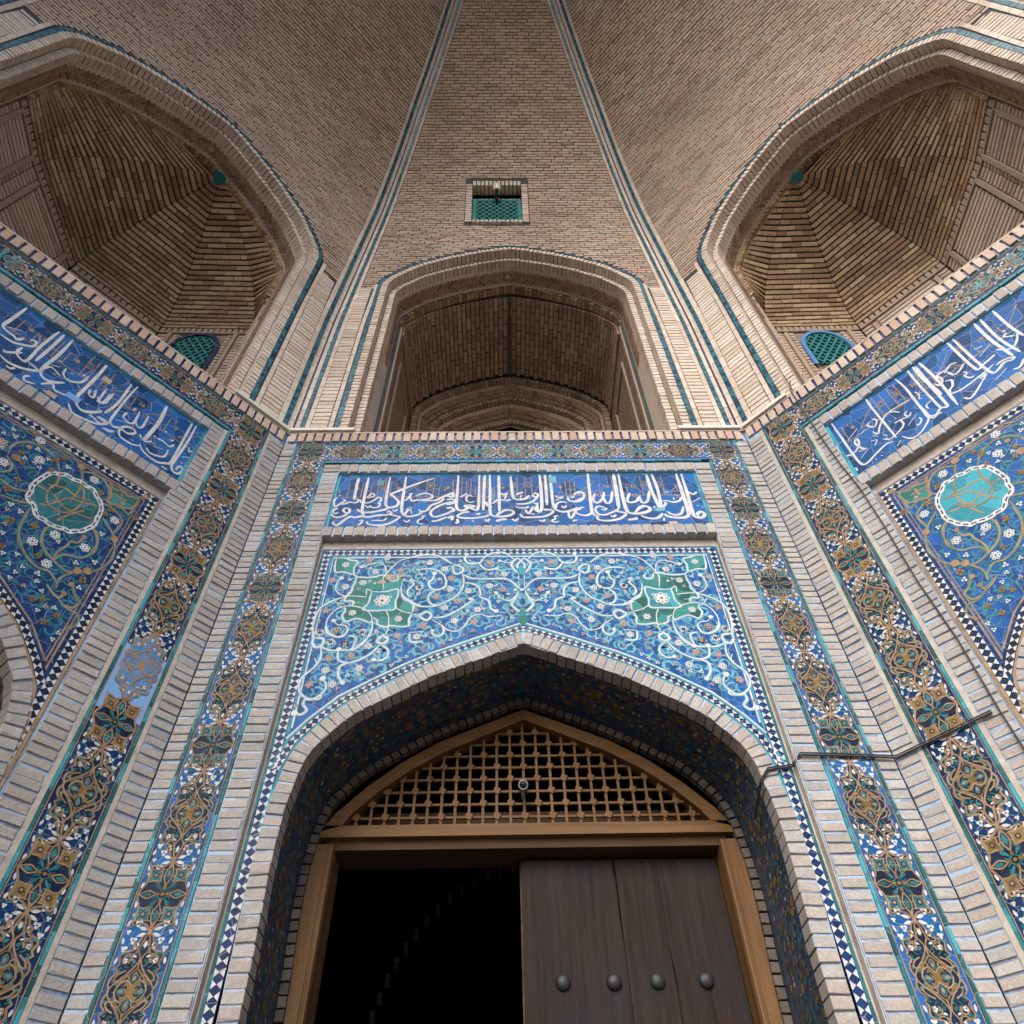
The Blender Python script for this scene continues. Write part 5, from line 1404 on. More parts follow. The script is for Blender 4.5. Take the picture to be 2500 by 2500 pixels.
def build_niche(k):
    mw = MW[k]
    kind = 0 if k == 0 else 1
    label = {0: 'middle arched niche with a deep pointed brick barrel vault, above the doorway wall',
             -1: 'left dark niche under a faceted half dome, above the left tiled wall',
             1: 'right dark niche under a faceted half dome, above the right tiled wall'}[k]
    nr = thing('arched_niche', mw, label, 'niche', 'arched niches in the vault bays')
    P = full(NICHE)
    # turquoise rope band outlining the arch
    Q = resample(offset_path(P, 0.022), 0.16)
    mb = MB()
    for i in range(len(Q) - 1):
        a, b = Q[i], Q[i + 1]
        dx, dz = b[0] - a[0], b[1] - a[1]
        l = math.hypot(dx, dz); dx, dz = dx / l, dz / l
        wd = 0.024 if b[1] < 9.8 or a[1] < 9.8 else 0.017
        e = 0.003
        a2 = (a[0] + dx * e, a[1] + dz * e); b2 = (b[0] - dx * e, b[1] - dz * e)
        q = []
        for (p, yy) in ((a2, 0), (b2, 0)):
            for s in (1, -1):
                q.append((p[0] + dz * s * wd, -gore(kind, p[1])[0] - 0.012, Z(p[1] - dx * s * wd)))
        q2 = [(x, y + 0.03, z) for x, y, z in q]
        mb.add(q + q2, [(0, 1, 3, 2), (4, 5, 1, 0), (2, 3, 7, 6), (0, 2, 6, 4), (1, 5, 7, 3)])
    mb.obj('rope_band', M['rope'], nr)
    ring_boxes(nr, mw, 'outer_arch_brick', M['brick_edge'], P, 0.046, 0.088, -0.008, 0.125, 0.066, kind=kind)
    ring_boxes(nr, mw, 'inner_arch_brick', M['brick_edge'], P, 0.140, 0.080, 0.115, 0.24, 0.066, kind=kind)
    mb = MB()
    o1, o2, o3 = offset_path(P, 0.046), offset_path(P, 0.127), offset_path(P, 0.213)
    sheet_between(mb, o1, 0.012, o2, 0.012, 0, kind)
    sheet_between(mb, o2, 0.012, o2, 0.14, 0, kind)
    sheet_between(mb, o2, 0.14, o3, 0.14, 0, kind)
    sheet_between(mb, o3, 0.14, o3, 0.25, 0, kind)
    mb.obj('joint_bed', M['joint_up'], nr)
    # pale soffit with chevrons
    o4 = offset_path(P, 0.222)
    o5 = offset_path(P, 0.235)
    mb = MB()
    sheet_between(mb, o4, 0.23, o5, 0.50, 0, kind)
    mb.obj('soffit', M['brick_edge'], nr)
    Q = resample([q for q in offset_path(P, 0.226) if True], 0.062)
    for i in range(len(Q) - 1):
        a, b = Q[i], Q[i + 1]
        if a[1] < 8.2 or b[1] < 8.2:
            continue
        dx, dz = b[0] - a[0], b[1] - a[1]
        l = math.hypot(dx, dz); dx, dz = dx / l, dz / l
        cx, cz = (a[0] + b[0]) / 2, (a[1] + b[1]) / 2
        ln = gore(kind, cz)[0]
        sgn = 1 if cx < 0 else -1
        for s in (1, -1):
            c, d_ = 0.72, 0.69
            az = Vector((dx * c * sgn, s * d_, dz * c * sgn)).normalized()
            ay = Vector((-dz, 0, dx))
            ax = ay.cross(az)
            m = pm(cx + dz * 0.006, 0.365 + s * 0.042 - ln, Z(cz - dx * 0.006), 0.040, 0.016, 0.118, ax=ax, ay=ay, az=az)
            add_piece(nr, mw, 'chevron_brick', M['brick_chev'], m)
    # thin pale lines along soffit edges
    mb = MB()
    for yy in (0.285, 0.445):
        q1, q2 = offset_path(P, 0.219), offset_path(P, 0.224)
        sheet_between(mb, q2, yy, q2, yy + 0.012, 0, kind)
    mb.obj('pale_line', M['brick_edge'], nr)
    if k == 0:
        # ring and barrel of long bricks
        ring_boxes(nr, mw, 'soffit_brick', M['brick_dome'], P, 0.238, 0.05, 0.50, 0.60, 0.066, kind=kind, vmin=9.6)
        mb = MB()
        b1 = offset_path(P, 0.285)
        sheet_between(mb, o5, 0.5, b1, 0.5, 0, kind)
        sheet_between(mb, o4, 0.23, o4, 0.25, 0, kind)
        b1 = [q for q in b1 if q[1] > 9.2] if False else b1
        bt = [q for q in resample(b1, 0.06) if q[1] > 9.40]
        sheet_between(mb, bt, 0.5, bt, 2.3, 0, kind, True, False)
        mb.obj('barrel_joint_bed', M['joint_dome'], nr)
        Q = resample([q for q in offset_path(P, 0.285 + 0.012)], 0.074)
        for i in range(len(Q) - 1):
            a, b = Q[i], Q[i + 1]
            cz = (a[1] + b[1]) / 2
            if cz < 9.45:
                continue
            dx, dz = b[0] - a[0], b[1] - a[1]
            l = math.hypot(dx, dz); dx, dz = dx / l, dz / l
            y = 0.63 - (0.1 if i % 2 else 0.0) * 0
            off_ = 0.11 * (i % 2) + random.uniform(-0.02, 0.02)
            yy = 0.602
            first = True
            while yy < 1.92:
                ln_ = 0.215 if not (first and i % 2) else 0.11
                first = False
                y2 = min(1.92, yy + ln_)
                if y2 - yy > 0.03:
                    ctr = (yy + y2) / 2
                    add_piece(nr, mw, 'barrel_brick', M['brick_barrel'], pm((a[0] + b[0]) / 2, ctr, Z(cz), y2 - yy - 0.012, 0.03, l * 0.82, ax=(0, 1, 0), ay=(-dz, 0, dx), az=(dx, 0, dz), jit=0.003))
                yy = y2
        # ridge line
        mb = MB(); mb.box(-0.014, 0.014, 0.60, 1.95, Z(10.655), Z(10.70)); mb.obj('ridge_joint', M['joint_dome'], nr)
        # lower side walls of the niche
        for sg in (1, -1):
            mb = MB()
            x = sg * 1.50
            q = [(x, 0.49, Z(6.08)), (x, 2.6, Z(6.08)), (x, 2.6, Z(9.5)), (x, 0.49, Z(9.5))]
            mb.add(q, [(0, 1, 2, 3)] if sg > 0 else [(3, 2, 1, 0)])
            mb.obj('side_wall', M['courses'], nr)
            xx = sorted((sg * 1.499, sg * 1.475))
            for (ya, yb, za, zb) in ((0.50, 0.56, 6.08, 9.45), (0.80, 0.84, 6.08, 8.96), (0.80, 1.64, 8.96, 9.0), (1.60, 1.64, 6.08, 8.96)):
                mb = MB(); mb.box(xx[0], xx[1], ya, yb, Z(za), Z(zb)); mb.obj('frame_strip', M['brick_frame'], nr)
        # back of the niche: concentric arches round a brick tympanum
        ring_boxes(nr, mw, 'back_arch_brick', M['brick_barrel'], P, 0.30, 0.09, 1.95, 2.05, 0.066, lean=False, vmin=8.6)
        ring_boxes(nr, mw, 'back_arch_brick', M['brick_barrel'], P, 0.56, 0.09, 2.16, 2.26, 0.066, lean=False, vmin=8.4)
        ring_boxes(nr, mw, 'back_arch_brick', M['brick_barrel'], P, 0.86, 0.09, 2.40, 2.48, 0.066, lean=False, vmin=8.2)
        mb = MB()
        c = [offset_path(P, d_) for d_ in (0.285, 0.40, 0.55, 0.66, 0.85, 0.97)]
        sheet_between(mb, c[0], 2.04, c[1], 2.04, 0, kind, False, False)
        sheet_between(mb, c[1], 2.04, c[2], 2.25, 0, kind, False, False)
        sheet_between(mb, c[2], 2.25, c[3], 2.25, 0, kind, False, False)
        sheet_between(mb, c[3], 2.25, c[4], 2.47, 0, kind, False, False)
        sheet_between(mb, c[4], 2.47, c[5], 2.47, 0, kind, False, False)
        mb.obj('back_soffit', M['brick_up'], nr)
        for d_, y in ((0.475, 2.13), (0.755, 2.34)):
            Q = resample(offset_path(P, d_), 0.05)
            for i in range(len(Q) - 1):
                a, b = Q[i], Q[i + 1]
                cz = (a[1] + b[1]) / 2
                if cz < 9.0:
                    continue
                dx, dz = b[0] - a[0], b[1] - a[1]
                l = math.hypot(dx, dz); dx, dz = dx / l, dz / l
                cx = (a[0] + b[0]) / 2
                sgn = 1 if cx < 0 else -1
                nrm = Vector((-dz * 0.8, 0.6, dx * 0.8)).normalized()
                for s in (1, -1):
                    tang = Vector((dx, 0, dz)) * sgn
                    lat = nrm.cross(tang)
                    az = (tang * 0.7 + lat * 0.7 * s).normalized()
                    ax = nrm.cross(az)
                    m = pm(cx + lat.x * 0.035 * s, y + lat.y * 0.035 * s, Z(cz) + lat.z * 0.035 * s, 0.036, 0.03, 0.09, ax=ax, ay=nrm, az=az)
                    add_piece(nr, mw, 'chevron_brick', M['brick_chev'], m)
        for i in range(60):
            v = 7.6 + i * 0.07
            if v > 10.02:
                break
            half = 0.80 if v < 9.0 else (niche_half(v, -0.98) or 0)
            half = max(0, half)
            x = -half - (0.11 if i % 2 else 0)
            while x < half:
                x1 = x + 0.22
                a, b = max(x, -half), min(x1, half)
                if b - a > 0.04:
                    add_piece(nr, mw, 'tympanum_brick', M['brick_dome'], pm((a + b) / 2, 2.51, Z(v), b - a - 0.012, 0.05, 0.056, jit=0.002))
                x = x1
        mb = MB(); mb.box(-1.6, 1.6, 2.53, 2.6, Z(6.08), Z(10.9)); mb.obj('back_wall', M['joint_dome'], nr)
    else:
        build_half_dome(nr, mw, k, P, o5, kind)
    return nr
def build_half_dome(nr, mw, k, P, o5, kind):
    sgn = -k                     # towards the middle wall
    c, yc, A, zs, H = sgn * 0.25, 0.45, 1.38, 8.95, 1.66
    def prof(t):                 # 0 springing .. 1 apex
        return (1 - t ** 1.75) ** 0.80
    def vert(ang, s):
        r_ = A / math.cos(R(22.5)) * s
        return Vector((c + r_ * math.sin(R(ang)), yc + r_ * math.cos(R(ang)), 0))
    inner_path = offset_path(P, 0.262)
    half_prof = [(abs(u), v) for u, v in inner_path if u <= 1e-6]
    def front(z, sg):
        u = 0.02
        for a_, b_ in zip(half_prof, half_prof[1:]):
            if a_[1] <= z <= b_[1]:
                u = a_[0] + (b_[0] - a_[0]) * (z - a_[1]) / max(1e-9, b_[1] - a_[1])
        u = max(u, 0.02)
        cr = c + sg * A * 0.0
        return Vector((sg * u, 0.50 - gore(1, z)[0], 0))
    corners = [-112.5, -67.5, -22.5, 22.5, 67.5, 112.5]
    # courses on each facet
    pts = []
    N = 400
    zz_, L = [], [0]
    for i in range(N + 1):
        t = i / N
        zz_.append((prof(t) * A, zs + H * t))
    for i in range(N):
        L.append(L[-1] + math.hypot(zz_[i + 1][0] - zz_[i][0], zz_[i + 1][1] - zz_[i][1]))
    pitch = 0.078
    nc = int(L[-1] / pitch)
    bed = MB()
    prev = None
    rd = random.Random(70 + k)
    def at(s):
        for i in range(N):
            if L[i + 1] >= s:
                f_ = (s - L[i]) / (L[i + 1] - L[i])
                return (zz_[i][0] + (zz_[i + 1][0] - zz_[i][0]) * f_, zz_[i][1] + (zz_[i + 1][1] - zz_[i][1]) * f_)
        return zz_[-1]
    for j in range(nc):
        r0_, z0_ = at(j * pitch); r1_, z1_ = at((j + 1) * pitch)
        rm, zm = (r0_ + r1_) / 2, (z0_ + z1_) / 2
        tilt = math.atan2(r0_ - r1_, z1_ - z0_)
        for fi in range(5):
            a0, a1 = corners[fi], corners[fi + 1]
            q0, q1 = vert(a0, r0_ / A), vert(a1, r0_ / A)
            p0, p1 = vert(a0, r1_ / A), vert(a1, r1_ / A)
            if fi == 0:
                q0, p0 = front(z0_, -1), front(z1_, -1)
            if fi == 4:
                q1, p1 = front(z0_, 1), front(z1_, 1)
            tang = ((q1 + p1) - (q0 + p0)).normalized()
            upv = (p0 + p1 - q0 - q1) * 0.5 + Vector((0, 0, z1_ - z0_))
            ayv = -(tang.cross(upv)).normalized()
            if ayv.y < 0 and fi in (1, 2, 3):
                ayv = -ayv
            if fi == 0 and ayv.x > 0:
                ayv = -ayv
            if fi == 4 and ayv.x < 0:
                ayv = -ayv
            out = ayv
            e = 0.012
            bed.add([(q0.x + out.x * e, q0.y + out.y * e, Z(z0_) + out.z * e), (q1.x + out.x * e, q1.y + out.y * e, Z(z0_) + out.z * e), (p1.x + out.x * e, p1.y + out.y * e, Z(z1_) + out.z * e), (p0.x + out.x * e, p0.y + out.y * e, Z(z1_) + out.z * e)], [(0, 1, 2, 3)])
            m0, m1 = (q0 + p0) / 2, (q1 + p1) / 2
            ln = (m1 - m0).length
            x = 0.0
            first = True
            ay = ayv
            az = tang.cross(ay)
            if az.z < 0:
                az = -az
            hgt = upv.dot(az)
            while x < ln - 0.01:
                l_ = 0.24 if not (first and j % 2) else 0.13
                l_ += rd.uniform(-0.02, 0.02)
                first = False
                x1 = min(ln, x + l_)
                if ln - x1 < 0.05:
                    x1 = ln
                cpt = m0 + (m1 - m0) * ((x + x1) / 2 / ln)
                w = x1 - x - 0.006
                if w > 0.008:
                    cpt = cpt + ay * (0.022 + rd.uniform(-0.003, 0.003))
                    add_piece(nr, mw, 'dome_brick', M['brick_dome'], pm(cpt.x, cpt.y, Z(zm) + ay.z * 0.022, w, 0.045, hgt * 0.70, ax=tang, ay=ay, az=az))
                x = x1
    bed.obj('dome_joint_bed', M['joint_dome'], nr)
    mb = MB(); n_ = 10
    vs = [(c + 0.085 * math.cos(2 * math.pi * i / n_), yc + 0.085 * math.sin(2 * math.pi * i / n_), Z(zs + H) - 0.03) for i in range(n_)]
    mb.add(vs + [(x, y, z + 0.03) for x, y, z in vs], [tuple(reversed(range(n_)))] + [(i, (i + 1) % n_, n_ + (i + 1) % n_, n_ + i) for i in range(n_)])
    mb.obj('apex_rosette', M['grille'], nr)
    ring_boxes(nr, mw, 'soffit_brick', M['brick_dome'], P, 0.228, 0.06, 0.50, 0.58, 0.070, kind=kind, vmin=9.0)
    # walls under the dome: dentil row, frames and panels
    mbw, mbf = MB(), MB()
    for fi in range(5):
        a0, a1 = corners[fi], corners[fi + 1]
        p0, p1 = vert(a0, 1.0), vert(a1, 1.0)
        if fi == 0:
            p0 = Vector((-1.52, 0.5, 0))
        if fi == 4:
            p1 = Vector((1.52, 0.5, 0))
        tang = (p1 - p0).normalized()
        out = Vector((-tang.y, tang.x, 0))
        ln = (p1 - p0).length
        e = out * 0.03
        mbw.add([(p0.x + e.x, p0.y + e.y, Z(6.08)), (p1.x + e.x, p1.y + e.y, Z(6.08)), (p1.x + e.x, p1.y + e.y, Z(zs)), (p0.x + e.x, p0.y + e.y, Z(zs))], [(0, 1, 2, 3)])
        n = max(2, int(ln / 0.075))
        for i in range(n):
            cp = p0 + tang * ((i + 0.5) * ln / n) + out * 0.03
            add_piece(nr, mw, 'dentil_brick', M['brick_frame'], pm(cp.x, cp.y, Z(zs - 0.055), ln / n * 0.72, 0.06, 0.09, ax=tang, ay=out))
        for v0_, v1_, m_ in ((zs - 0.13, zs - 0.10, 0),):
            cp = p0 + tang * ln / 2 + out * 0.02
            add_piece(nr, mw, 'frame_strip', M['brick_frame'], pm(cp.x, cp.y, Z((v0_ + v1_) / 2), ln, 0.04, v1_ - v0_, ax=tang, ay=out))
        for tt in (0.14, 0.86):
            cp = p0 + tang * ln * tt + out * 0.015
            add_piece(nr, mw, 'frame_strip', M['brick_frame'], pm(cp.x, cp.y, Z((6.08 + zs - 0.14) / 2), 0.05, 0.04, zs - 0.14 - 6.08, ax=tang, ay=out))
        # courses between frames
        nn = int((zs - 0.16 - 6.9) / 0.072)
        gr = (fi == 3 if sgn > 0 else fi == 1)
        for i in range(nn):
            v = zs - 0.18 - i * 0.072
            segs = [(0.0, 0.11), (0.18, 0.82), (0.89, 1.0)]
            if gr and v < 8.80:
                segs = [(0.0, 0.11), (0.18, 0.24), (0.76, 0.82), (0.89, 1.0)]
            for s0, s1 in segs:
                cp = p0 + tang * ln * (s0 + s1) / 2 + out * 0.035
                add_piece(nr, mw, 'panel_course', M['brick_up'], pm(cp.x, cp.y, Z(v), (s1 - s0) * ln - 0.01, 0.04, 0.052, ax=tang, ay=out))
        if gr:
            g = MB()
            cpt = p0 + tang * ln / 2 - out * 0.004
            w, h = 0.58, 0.84
            lat = lattice_mesh(w - 0.06, h - 0.03, 5, 10, 0.03, 0.03, arch=True)
            gm = Matrix.Identity(4)
            gm.col[0] = (*tang, 0); gm.col[1] = (*out, 0); gm.col[2] = (0, 0, 1, 0)
            gm.col[3] = (cpt.x, cpt.y, Z(7.92), 1)
            go = link('window_grille', lat.mesh('window_grille', [M['grille']]), nr, gm)
            mo = MB()
            path = [(-w / 2, 0.0), (-w / 2, h * 0.5)] + [(-w / 2 * math.cos(q), h * 0.5 + h * 0.5 * math.sin(q) ** 0.9) for q in [0.2 * i for i in range(1, 8)]]
            path = path + [(-a, b) for a, b in reversed(path)]
            ribbon(mo, path, 0.05, -0.015, 0, taper=False, thick=0.03)
            mo.obj('grille_frame', M['blue_mid'] if k == 1 else M['rope_dark'], go)
            mo = MB(); mo.add([(-w / 2, 0.0325, 0), (w / 2, 0.0325, 0), (w / 2, 0.0325, h), (-w / 2, 0.0325, h)], [(0, 1, 2, 3)])
            mo.obj('grille_backing', M['dark_core'], go)
    # front jamb returns
    for sg in (1, -1):
        x0 = sg * 1.548
        q = [(x0, 0.24, Z(6.08)), (x0, 0.52, Z(6.08)), (x0, 0.52, Z(9.7)), (x0, 0.24, Z(9.7))]
        mbw.add(q, [(0, 1, 2, 3)] if sg > 0 else [(3, 2, 1, 0)])
    mbw.obj('niche_wall', M['courses'], nr)
NICHES = {k: build_niche(k) for k in (0, -1, 1)}
flush_pieces()
# ================================================================= DOORWAY
def add_mesh_obj(mb, name, mat, parent):
    return mb.obj(name, mat, parent)
mwc = MW[0]
frame = thing('door_frame', mwc @ Matrix.Translation((0, 0.7, 0)), 'honey coloured timber door frame with a pointed lattice fanlight', 'door frame')
YF = 0.0
def prism(mb, prof_, z0, z1):
    n = len(prof_)
    mb.add([(x, y, z0) for x, y in prof_] + [(x, y, z1) for x, y in prof_], [(i, (i + 1) % n, n + (i + 1) % n, n + i) for i in range(n)] + [tuple(range(n, 2 * n))])
for sg in (1, -1):
    mb = MB()
    pr = [(sg * 1.375, 0.0), (sg * 1.285, 0.0), (sg * 1.279, 0.010), (sg * 1.271, 0.010), (sg * 1.265, 0.0), (sg * 1.252, 0.004), (sg * 1.245, 0.03), (sg * 1.245, 0.26), (sg * 1.375, 0.26)]
    if sg < 0:
        pr = pr
    else:
        pr = pr[::-1]
    prism(mb, pr, 0, Z(2.36))
    mb.obj('post', M['wood_new'], frame)
mb = MB(); mb.box(-1.345, 1.345, -0.012, 0.28, Z(2.40), Z(2.478)); mb.obj('transom_rail', M['wood_newx'], frame)
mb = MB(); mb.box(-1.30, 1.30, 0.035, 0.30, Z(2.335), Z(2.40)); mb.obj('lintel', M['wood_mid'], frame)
wa = [(-1.345, 2.44), (-1.27, 2.56), (-1.09, 2.745), (-0.87, 2.93), (-0.62, 3.09), (-0.30, 3.235), (0, 3.366)]
wa = wa + [(-a, b) for a, b in reversed(wa[:-1])]
wi = [(-1.215, 2.478), (-1.16, 2.56), (-1.0, 2.72), (-0.80, 2.875), (-0.58, 3.01), (-0.28, 3.15), (0, 3.278)]
wi = wi + [(-a, b) for a, b in reversed(wi[:-1])]
for half in (0, 1):
    mb = MB()
    rng = range(0, 6) if half == 0 else range(6, 12)
    for i in rng:
        a, b, c_, d_ = wa[i], wa[i + 1], wi[i + 1], wi[i]
        vs = [(p[0], -0.012, Z(p[1])) for p in (a, b, c_, d_)] + [(p[0], 0.10, Z(p[1])) for p in (a, b, c_, d_)]
        mb.add(vs, [(3, 2, 1, 0), (0, 1, 5, 4), (2, 3, 7, 6)])
    mb.obj('arched_rail', M['wood_newx'], frame)
def lat_top(u):
    u = abs(u)
    H_ = [(-a, b) for a, b in wi[:7]]
    for a, b in zip(H_, H_[1:]):
        if b[0] <= u <= a[0]:
            return a[1] + (b[1] - a[1]) * (a[0] - u) / max(1e-9, a[0] - b[0])
    return 2.478
px_, pz_ = 0.0935, 0.0915
lat = MB(); lat.box(-0.01, 0.01, -0.002, 0.018, 0, 0.01)
latt = lat.obj('lattice', M['wood_new'], frame); latt.location = (0, 0.03, Z(2.478))
nb = int(1.2 / px_)
for i in range(-nb, nb + 1):
    u = i * px_ - 0.012
    h = lat_top(u) - 2.478
    if h > 0.02:
        mb = MB(); mb.box(-0.009, 0.009, 0.004, 0.024, 0, h)
        link('lattice_bar', mb.mesh('lattice_bar', [M['wood_new']]), latt, Matrix.Translation((u, 0, 0)))
j = 0
while True:
    v = 0.075 + j * pz_
    if v + 2.478 > 3.25:
        break
    u = 0.0
    while lat_top(u) > 2.478 + v and u < 1.2:
        u += 0.01
    mb = MB(); mb.box(-u, u, 0.012, 0.030, v - 0.008, v + 0.008)
    mb.obj('lattice_bar', M['wood_newx'], latt)
    for i in range(-nb, nb + 1):
        if (i + j) % 2 == 0:
            uu = i * px_ - 0.012
            if abs(uu) < u - 0.01:
                q = []
                for t in range(16):
                    a = t * math.pi / 8 + math.pi / 16
                    r = 0.027 if t % 4 in (0, 3) or True else 0.02
                    r = 0.028 if (t // 2) % 2 == 0 else 0.022
                    q.append((uu + r * math.cos(a), v + r * math.sin(a)))
                mb = MB(); flat_poly(mb, q, -0.004, 0, thick=0.012); mb.obj('rosette', M['wood_new'], latt)
    j += 1
leaf = thing('door_leaf', mwc @ Matrix.Translation((0.57, 0.86, 0)), 'closed right leaf of the old plank door with iron dome studs', 'door')
px0 = -0.61
for i, wdt in enumerate((0.31, 0.30, 0.27, 0.395)):
    mb = MB()
    x0, x1 = px0 + 0.0005, px0 + wdt - (0.002 if i in (1, 2) else 0.001)
    y0 = 0.003 * (i % 2)
    zt = Z(2.31)
    if i == 1:
        mb.add([(x0, y0, 0), (x1, y0, 0), (x1, y0, zt - 0.52), (x1 - 0.018, y0, zt - 0.10), (x1 - 0.02, y0, zt), (x0, y0, zt)] + [(x0, y0 + 0.06, 0), (x1, y0 + 0.06, 0), (x1, y0 + 0.06, zt - 0.52), (x1 - 0.018, y0 + 0.06, zt - 0.10), (x1 - 0.02, y0 + 0.06, zt), (x0, y0 + 0.06, zt)],
               [(0, 1, 2, 3, 4, 5), (1, 7, 8, 2), (2, 8, 9, 3), (3, 9, 10, 4), (0, 5, 11, 6)])
    elif i == 3:
        mb.add([(x0, y0, 0), (x1, y0, 0), (x1, y0, zt), (x0, y0, zt), (x0, y0, zt - 0.55), (x0 + 0.016, y0, zt - 0.75), (x0, y0, zt - 1.0)] + [(x0, y0 + 0.06, 0), (x1, y0 + 0.06, 0), (x1, y0 + 0.06, zt), (x0, y0 + 0.06, zt)],
               [(0, 1, 2, 3, 4, 5, 6), (1, 8, 9, 2), (0, 3, 10, 7)])
    else:
        mb.box(x0, x1, y0, y0 + 0.06, 0, zt)
    mb.obj('plank', M['wood_old'], leaf)
    px0 += wdt
mb = MB(); mb.box(-0.62, 0.70, 0.065, 0.10, 0, Z(2.33)); mb.obj('door_backing', M['wood_red'], leaf)
stud_v, stud_f = [], []
for i in range(6):
    a = i / 5 * math.pi / 2
    for j in range(16):
        b = j / 16 * 2 * math.pi
        r = 0.047 * math.cos(a)
        stud_v.append((r * math.cos(b), -0.032 * math.sin(a), r * math.sin(b)))
for i in range(5):
    for j in range(16):
        stud_f.append((i * 16 + j, i * 16 + (j + 1) % 16, (i + 1) * 16 + (j + 1) % 16, (i + 1) * 16 + j))
sm = MB(); sm.add(stud_v, stud_f)
stud = sm.mesh('stud', [M['iron']])
for p_ in stud.polygons:
    p_.use_smooth = True
for u in (0.185, 0.482, 0.735, 1.02):
    for v in (1.595, 0.75, -0.1, -0.95):
        link('stud', stud, leaf, Matrix.Translation((u - 0.57, 0.0, Z(v))))
for p_, nm in ((0, 0),):
    pass
bb = thing('board_screen', mwc @ Matrix.Translation((0, 0.98, Z(2.46))), 'weathered horizontal boards behind the lower rows of the lattice', 'boards')
for i in range(2):
    mb = MB(); mb.box(-1.28, 1.28, 0.0, 0.03, 0.0 + 0.13 * i, 0.125 + 0.13 * i); mb.obj('board', M['wood_red'], bb)
# dark hall behind the door
hall = MB()
Y0, Y1 = 0.75, 4.3
for q in ([(-1.5, Y0, 0), (-1.5, Y1, 0), (-1.5, Y1, 6), (-1.5, Y0, 6)], [(1.5, Y1, 0), (1.5, Y0, 0), (1.5, Y0, 6), (1.5, Y1, 6)], [(-1.5, Y1, 0), (1.5, Y1, 0), (1.5, Y1, 6), (-1.5, Y1, 6)], [(-1.5, Y0, 6), (1.5, Y0, 6), (1.5, Y1, 6), (-1.5, Y1, 6)]):
    hall.add([Vector(p) for p in q], [(0, 1, 2, 3), (3, 2, 1, 0)])
# front lintel wall closing the hall above the soffit
hall.add([(-1.5, Y0 + 0.002, 5.08), (1.5, Y0 + 0.002, 5.08), (1.5, Y0 + 0.002, 6), (-1.5, Y0 + 0.002, 6)], [(0, 1, 2, 3), (3, 2, 1, 0)])
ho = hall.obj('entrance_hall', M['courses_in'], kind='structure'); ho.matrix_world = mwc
arch = MB()
for i in range(26):
    a = R(200 - i * 4.6)
    for (r, z) in ((1.75, 0),):
        x, zz = 0.35 + r * math.cos(a), 3.3 + r * math.sin(a) * 1.1
        arch.box(x - 0.02, x + 0.02, 3.6, 3.66, zz - 0.05, zz + 0.05)
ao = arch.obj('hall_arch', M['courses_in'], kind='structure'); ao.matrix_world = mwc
for k in (-1, 1):     # walled-up recess behind the side arches
    mb = MB()
    mb.box(-1.6, 1.6, 0.76, 0.9, 0, Z(3.7))
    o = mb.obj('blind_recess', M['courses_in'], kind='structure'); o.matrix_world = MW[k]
# ================================================================= SMALL THINGS
def tube(mb, pts, r, n=8, mi=0):
    pts = [Vector(p) for p in pts]
    rings = []
    for i, p in enumerate(pts):
        d = (pts[min(len(pts) - 1, i + 1)] - pts[max(0, i - 1)]).normalized()
        u_ = d.orthogonal().normalized() if i == 0 else (prev_u - d * prev_u.dot(d)).normalized()
        prev_u = u_
        w_ = d.cross(u_)
        rings.append([p + (u_ * math.cos(2 * math.pi * j / n) + w_ * math.sin(2 * math.pi * j / n)) * r for j in range(n)])
    vs = [q for ring in rings for q in ring]
    fs = []
    for i in range(len(rings) - 1):
        for j in range(n):
            fs.append((i * n + j, i * n + (j + 1) % n, (i + 1) * n + (j + 1) % n, (i + 1) * n + j))
    fs.append(tuple(reversed(range(n)))); fs.append(tuple(range((len(rings) - 1) * n, len(rings) * n)))
    mb.add(vs, fs, mi)
def lathe(prof_, n, mats, name, smooth=True):
    mb = MB()
    vs, fs = [], []
    for (r, y) in prof_:
        for j in range(n):
            b = 2 * math.pi * j / n
            vs.append((r * math.cos(b), y, r * math.sin(b)))
    for i in range(len(prof_) - 1):
        for j in range(n):
            fs.append((i * n + j, (i + 1) * n + j, (i + 1) * n + (j + 1) % n, i * n + (j + 1) % n))
    mb.add(vs, fs)
    me = mb.mesh(name, mats)
    if smooth:
        for p_ in me.polygons:
            p_.use_smooth = True
    return me
# security camera on the lattice
camth = thing('security_camera', mwc @ Matrix.Translation((-0.02, 0.64, Z(2.72))) @ Matrix.Rotation(R(28), 4, 'X'), 'small round security camera fixed on the lattice above the door', 'security camera')
link('camera_body', lathe([(0.0, 0.09), (0.031, 0.09), (0.031, -0.02), (0.034, -0.03), (0.034, -0.05), (0.026, -0.055), (0.024, -0.045)], 24, [M['camera_white']], 'camera_body'), camth)
link('camera_lens', lathe([(0.024, -0.046), (0.016, -0.05), (0.0, -0.052)], 20, [M['lens']], 'camera_lens'), camth)
mb = MB(); tube(mb, [(0, 0.05, -0.03), (0, 0.06, -0.06), (0, 0.10, -0.08)], 0.012); mb.obj('camera_bracket', M['camera_white'], camth)
# bulb in the little window
lb = gore(0, 12.7)[0]
bulbt = thing('light_bulb', mwc @ Matrix.Translation((-0.183, -lb - 0.10, Z(12.62))), 'unlit white oval bulb hanging before the small turquoise window', 'light bulb')
bm_me = lathe([(0.001, 0.17), (0.035, 0.165), (0.062, 0.13), (0.072, 0.07), (0.06, 0.0), (0.04, -0.05), (0.035, -0.06)], 18, [M['bulb']], 'glass_globe')
link('glass_globe', bm_me, bulbt, Matrix.Rotation(R(90), 4, 'X'))
mb = MB(); tube(mb, [(0, 0, -0.05), (0, 0.0, -0.09), (0, 0.08, -0.12), (0, 0.30, -0.14)], 0.028); mb.obj('bulb_holder', M['iron'], bulbt)
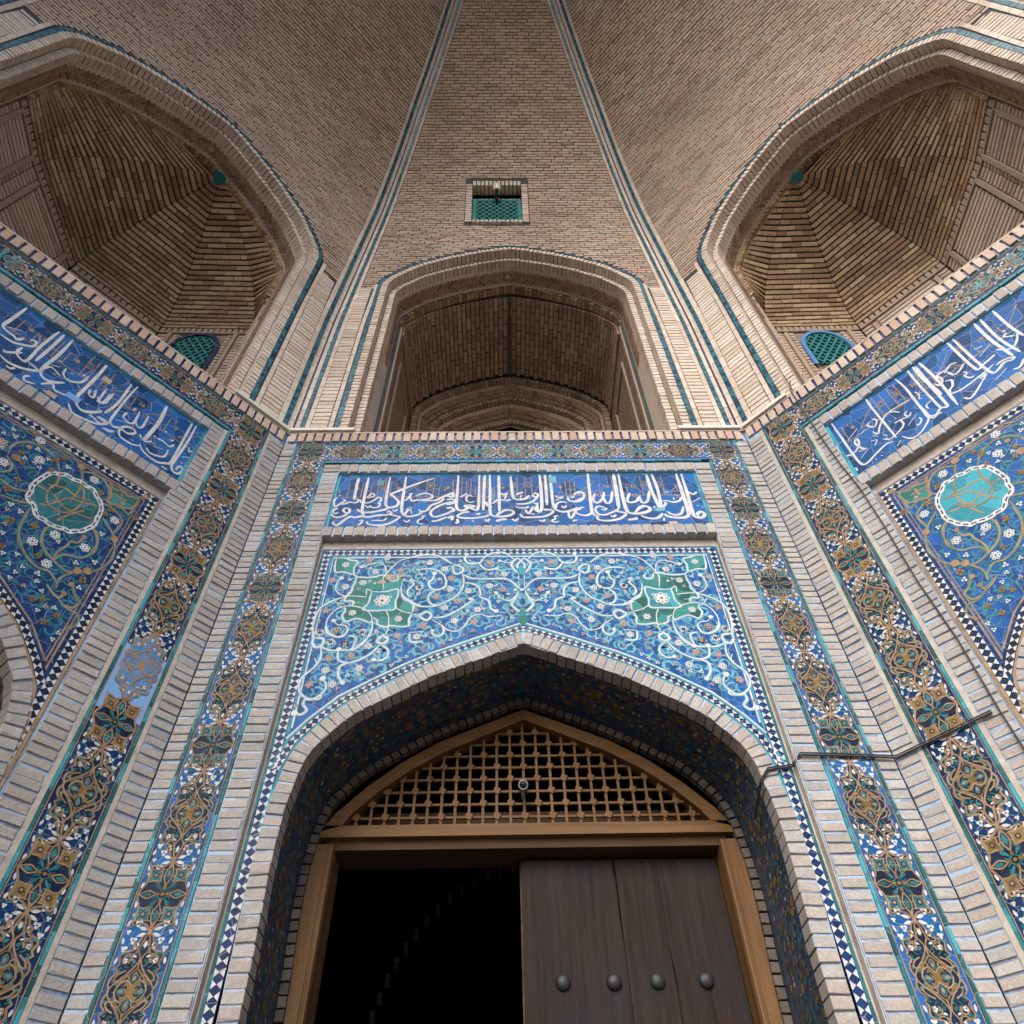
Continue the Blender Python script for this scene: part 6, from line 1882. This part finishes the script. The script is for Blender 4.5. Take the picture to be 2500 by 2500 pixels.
# white trunking along the ledge
def trunk(name, label, segs):
    t = thing(name, MW[segs[0][0]] @ Matrix.Translation(((segs[0][1] + segs[0][2]) / 2, 0, Z(6.1))), label, 'cable trunking', 'white trunking on the ledges')
    inv = t.matrix_world.inverted()
    for k, ua, ub in segs:
        rel = inv @ MW[k]
        for dz, y0, th in ((0.0, -0.035, 0.030), (0.036, -0.022, 0.024)):
            mb = MB(); mb.box(min(ua, ub), max(ua, ub), y0, y0 + 0.03, Z(6.092) + dz, Z(6.092) + dz + th)
            link('trunking_length', mb.mesh('trunking_length', [M['trunking']]), t, rel)
    return t
trunk('cable_trunking', 'white trunking bent round the corner left of the middle niche', [(0, -2.19, -1.57), (-1, 1.60, 2.19)])
trunk('cable_trunking', 'white trunking bent round the corner right of the middle niche', [(0, 1.58, 2.19), (1, -2.19, -1.69)])
def cable(label, segs, r=0.008, cat='cable'):
    pts = []
    for k, P_ in segs:
        for u, v, y in P_:
            pts.append(MW[k] @ Vector((u, y, Z(v))))
    o = pts[0]
    out = []
    for i in range(len(pts) - 1):
        for s in range(4):
            out.append(pts[i].lerp(pts[i + 1], s / 4))
    out.append(pts[-1])
    mb = MB(); tube(mb, [p - o for p in out], r, 6)
    ob = mb.obj('cable', M['cable'])
    ob.location = o
    ob['label'] = label; ob['category'] = cat
    return ob
cable('black cable running down beside the inscription of the right wall', [(1, [(-1.60, 6.25, -0.02), (-1.635, 6.1, -0.03), (-1.628, 5.7, -0.014), (-1.622, 5.376, -0.014), (-1.603, 4.93, -0.014), (-1.57, 4.55, -0.014), (-1.565, 4.12, -0.010), (-1.57, 3.53, -0.010), (-1.55, 3.0, -0.012), (-1.56, 2.49, -0.016), (-1.55, 1.5, -0.016)])], 0.006)
for dv, rr in ((0.0, 0.0065), (0.014, 0.0045)):
    cable('thick black cable crossing from the doorway arch to the right wall' if dv == 0 else 'thinner black cable strapped just above the thick crossing cable',
          [(0, [(1.37, 2.28 + dv, 0.30), (1.385, 2.38 + dv, 0.06), (1.44, 2.445 + dv, 0.035), (1.60, 2.472 + dv, 0.045), (1.65, 2.515 + dv, -0.012), (1.9, 2.505 + dv, -0.012), (2.16, 2.488 + dv, -0.014)]),
           (1, [(-2.19, 2.479 + dv, -0.014), (-1.9, 2.487 + dv, -0.012), (-1.60, 2.492 + dv, -0.014)])], rr)
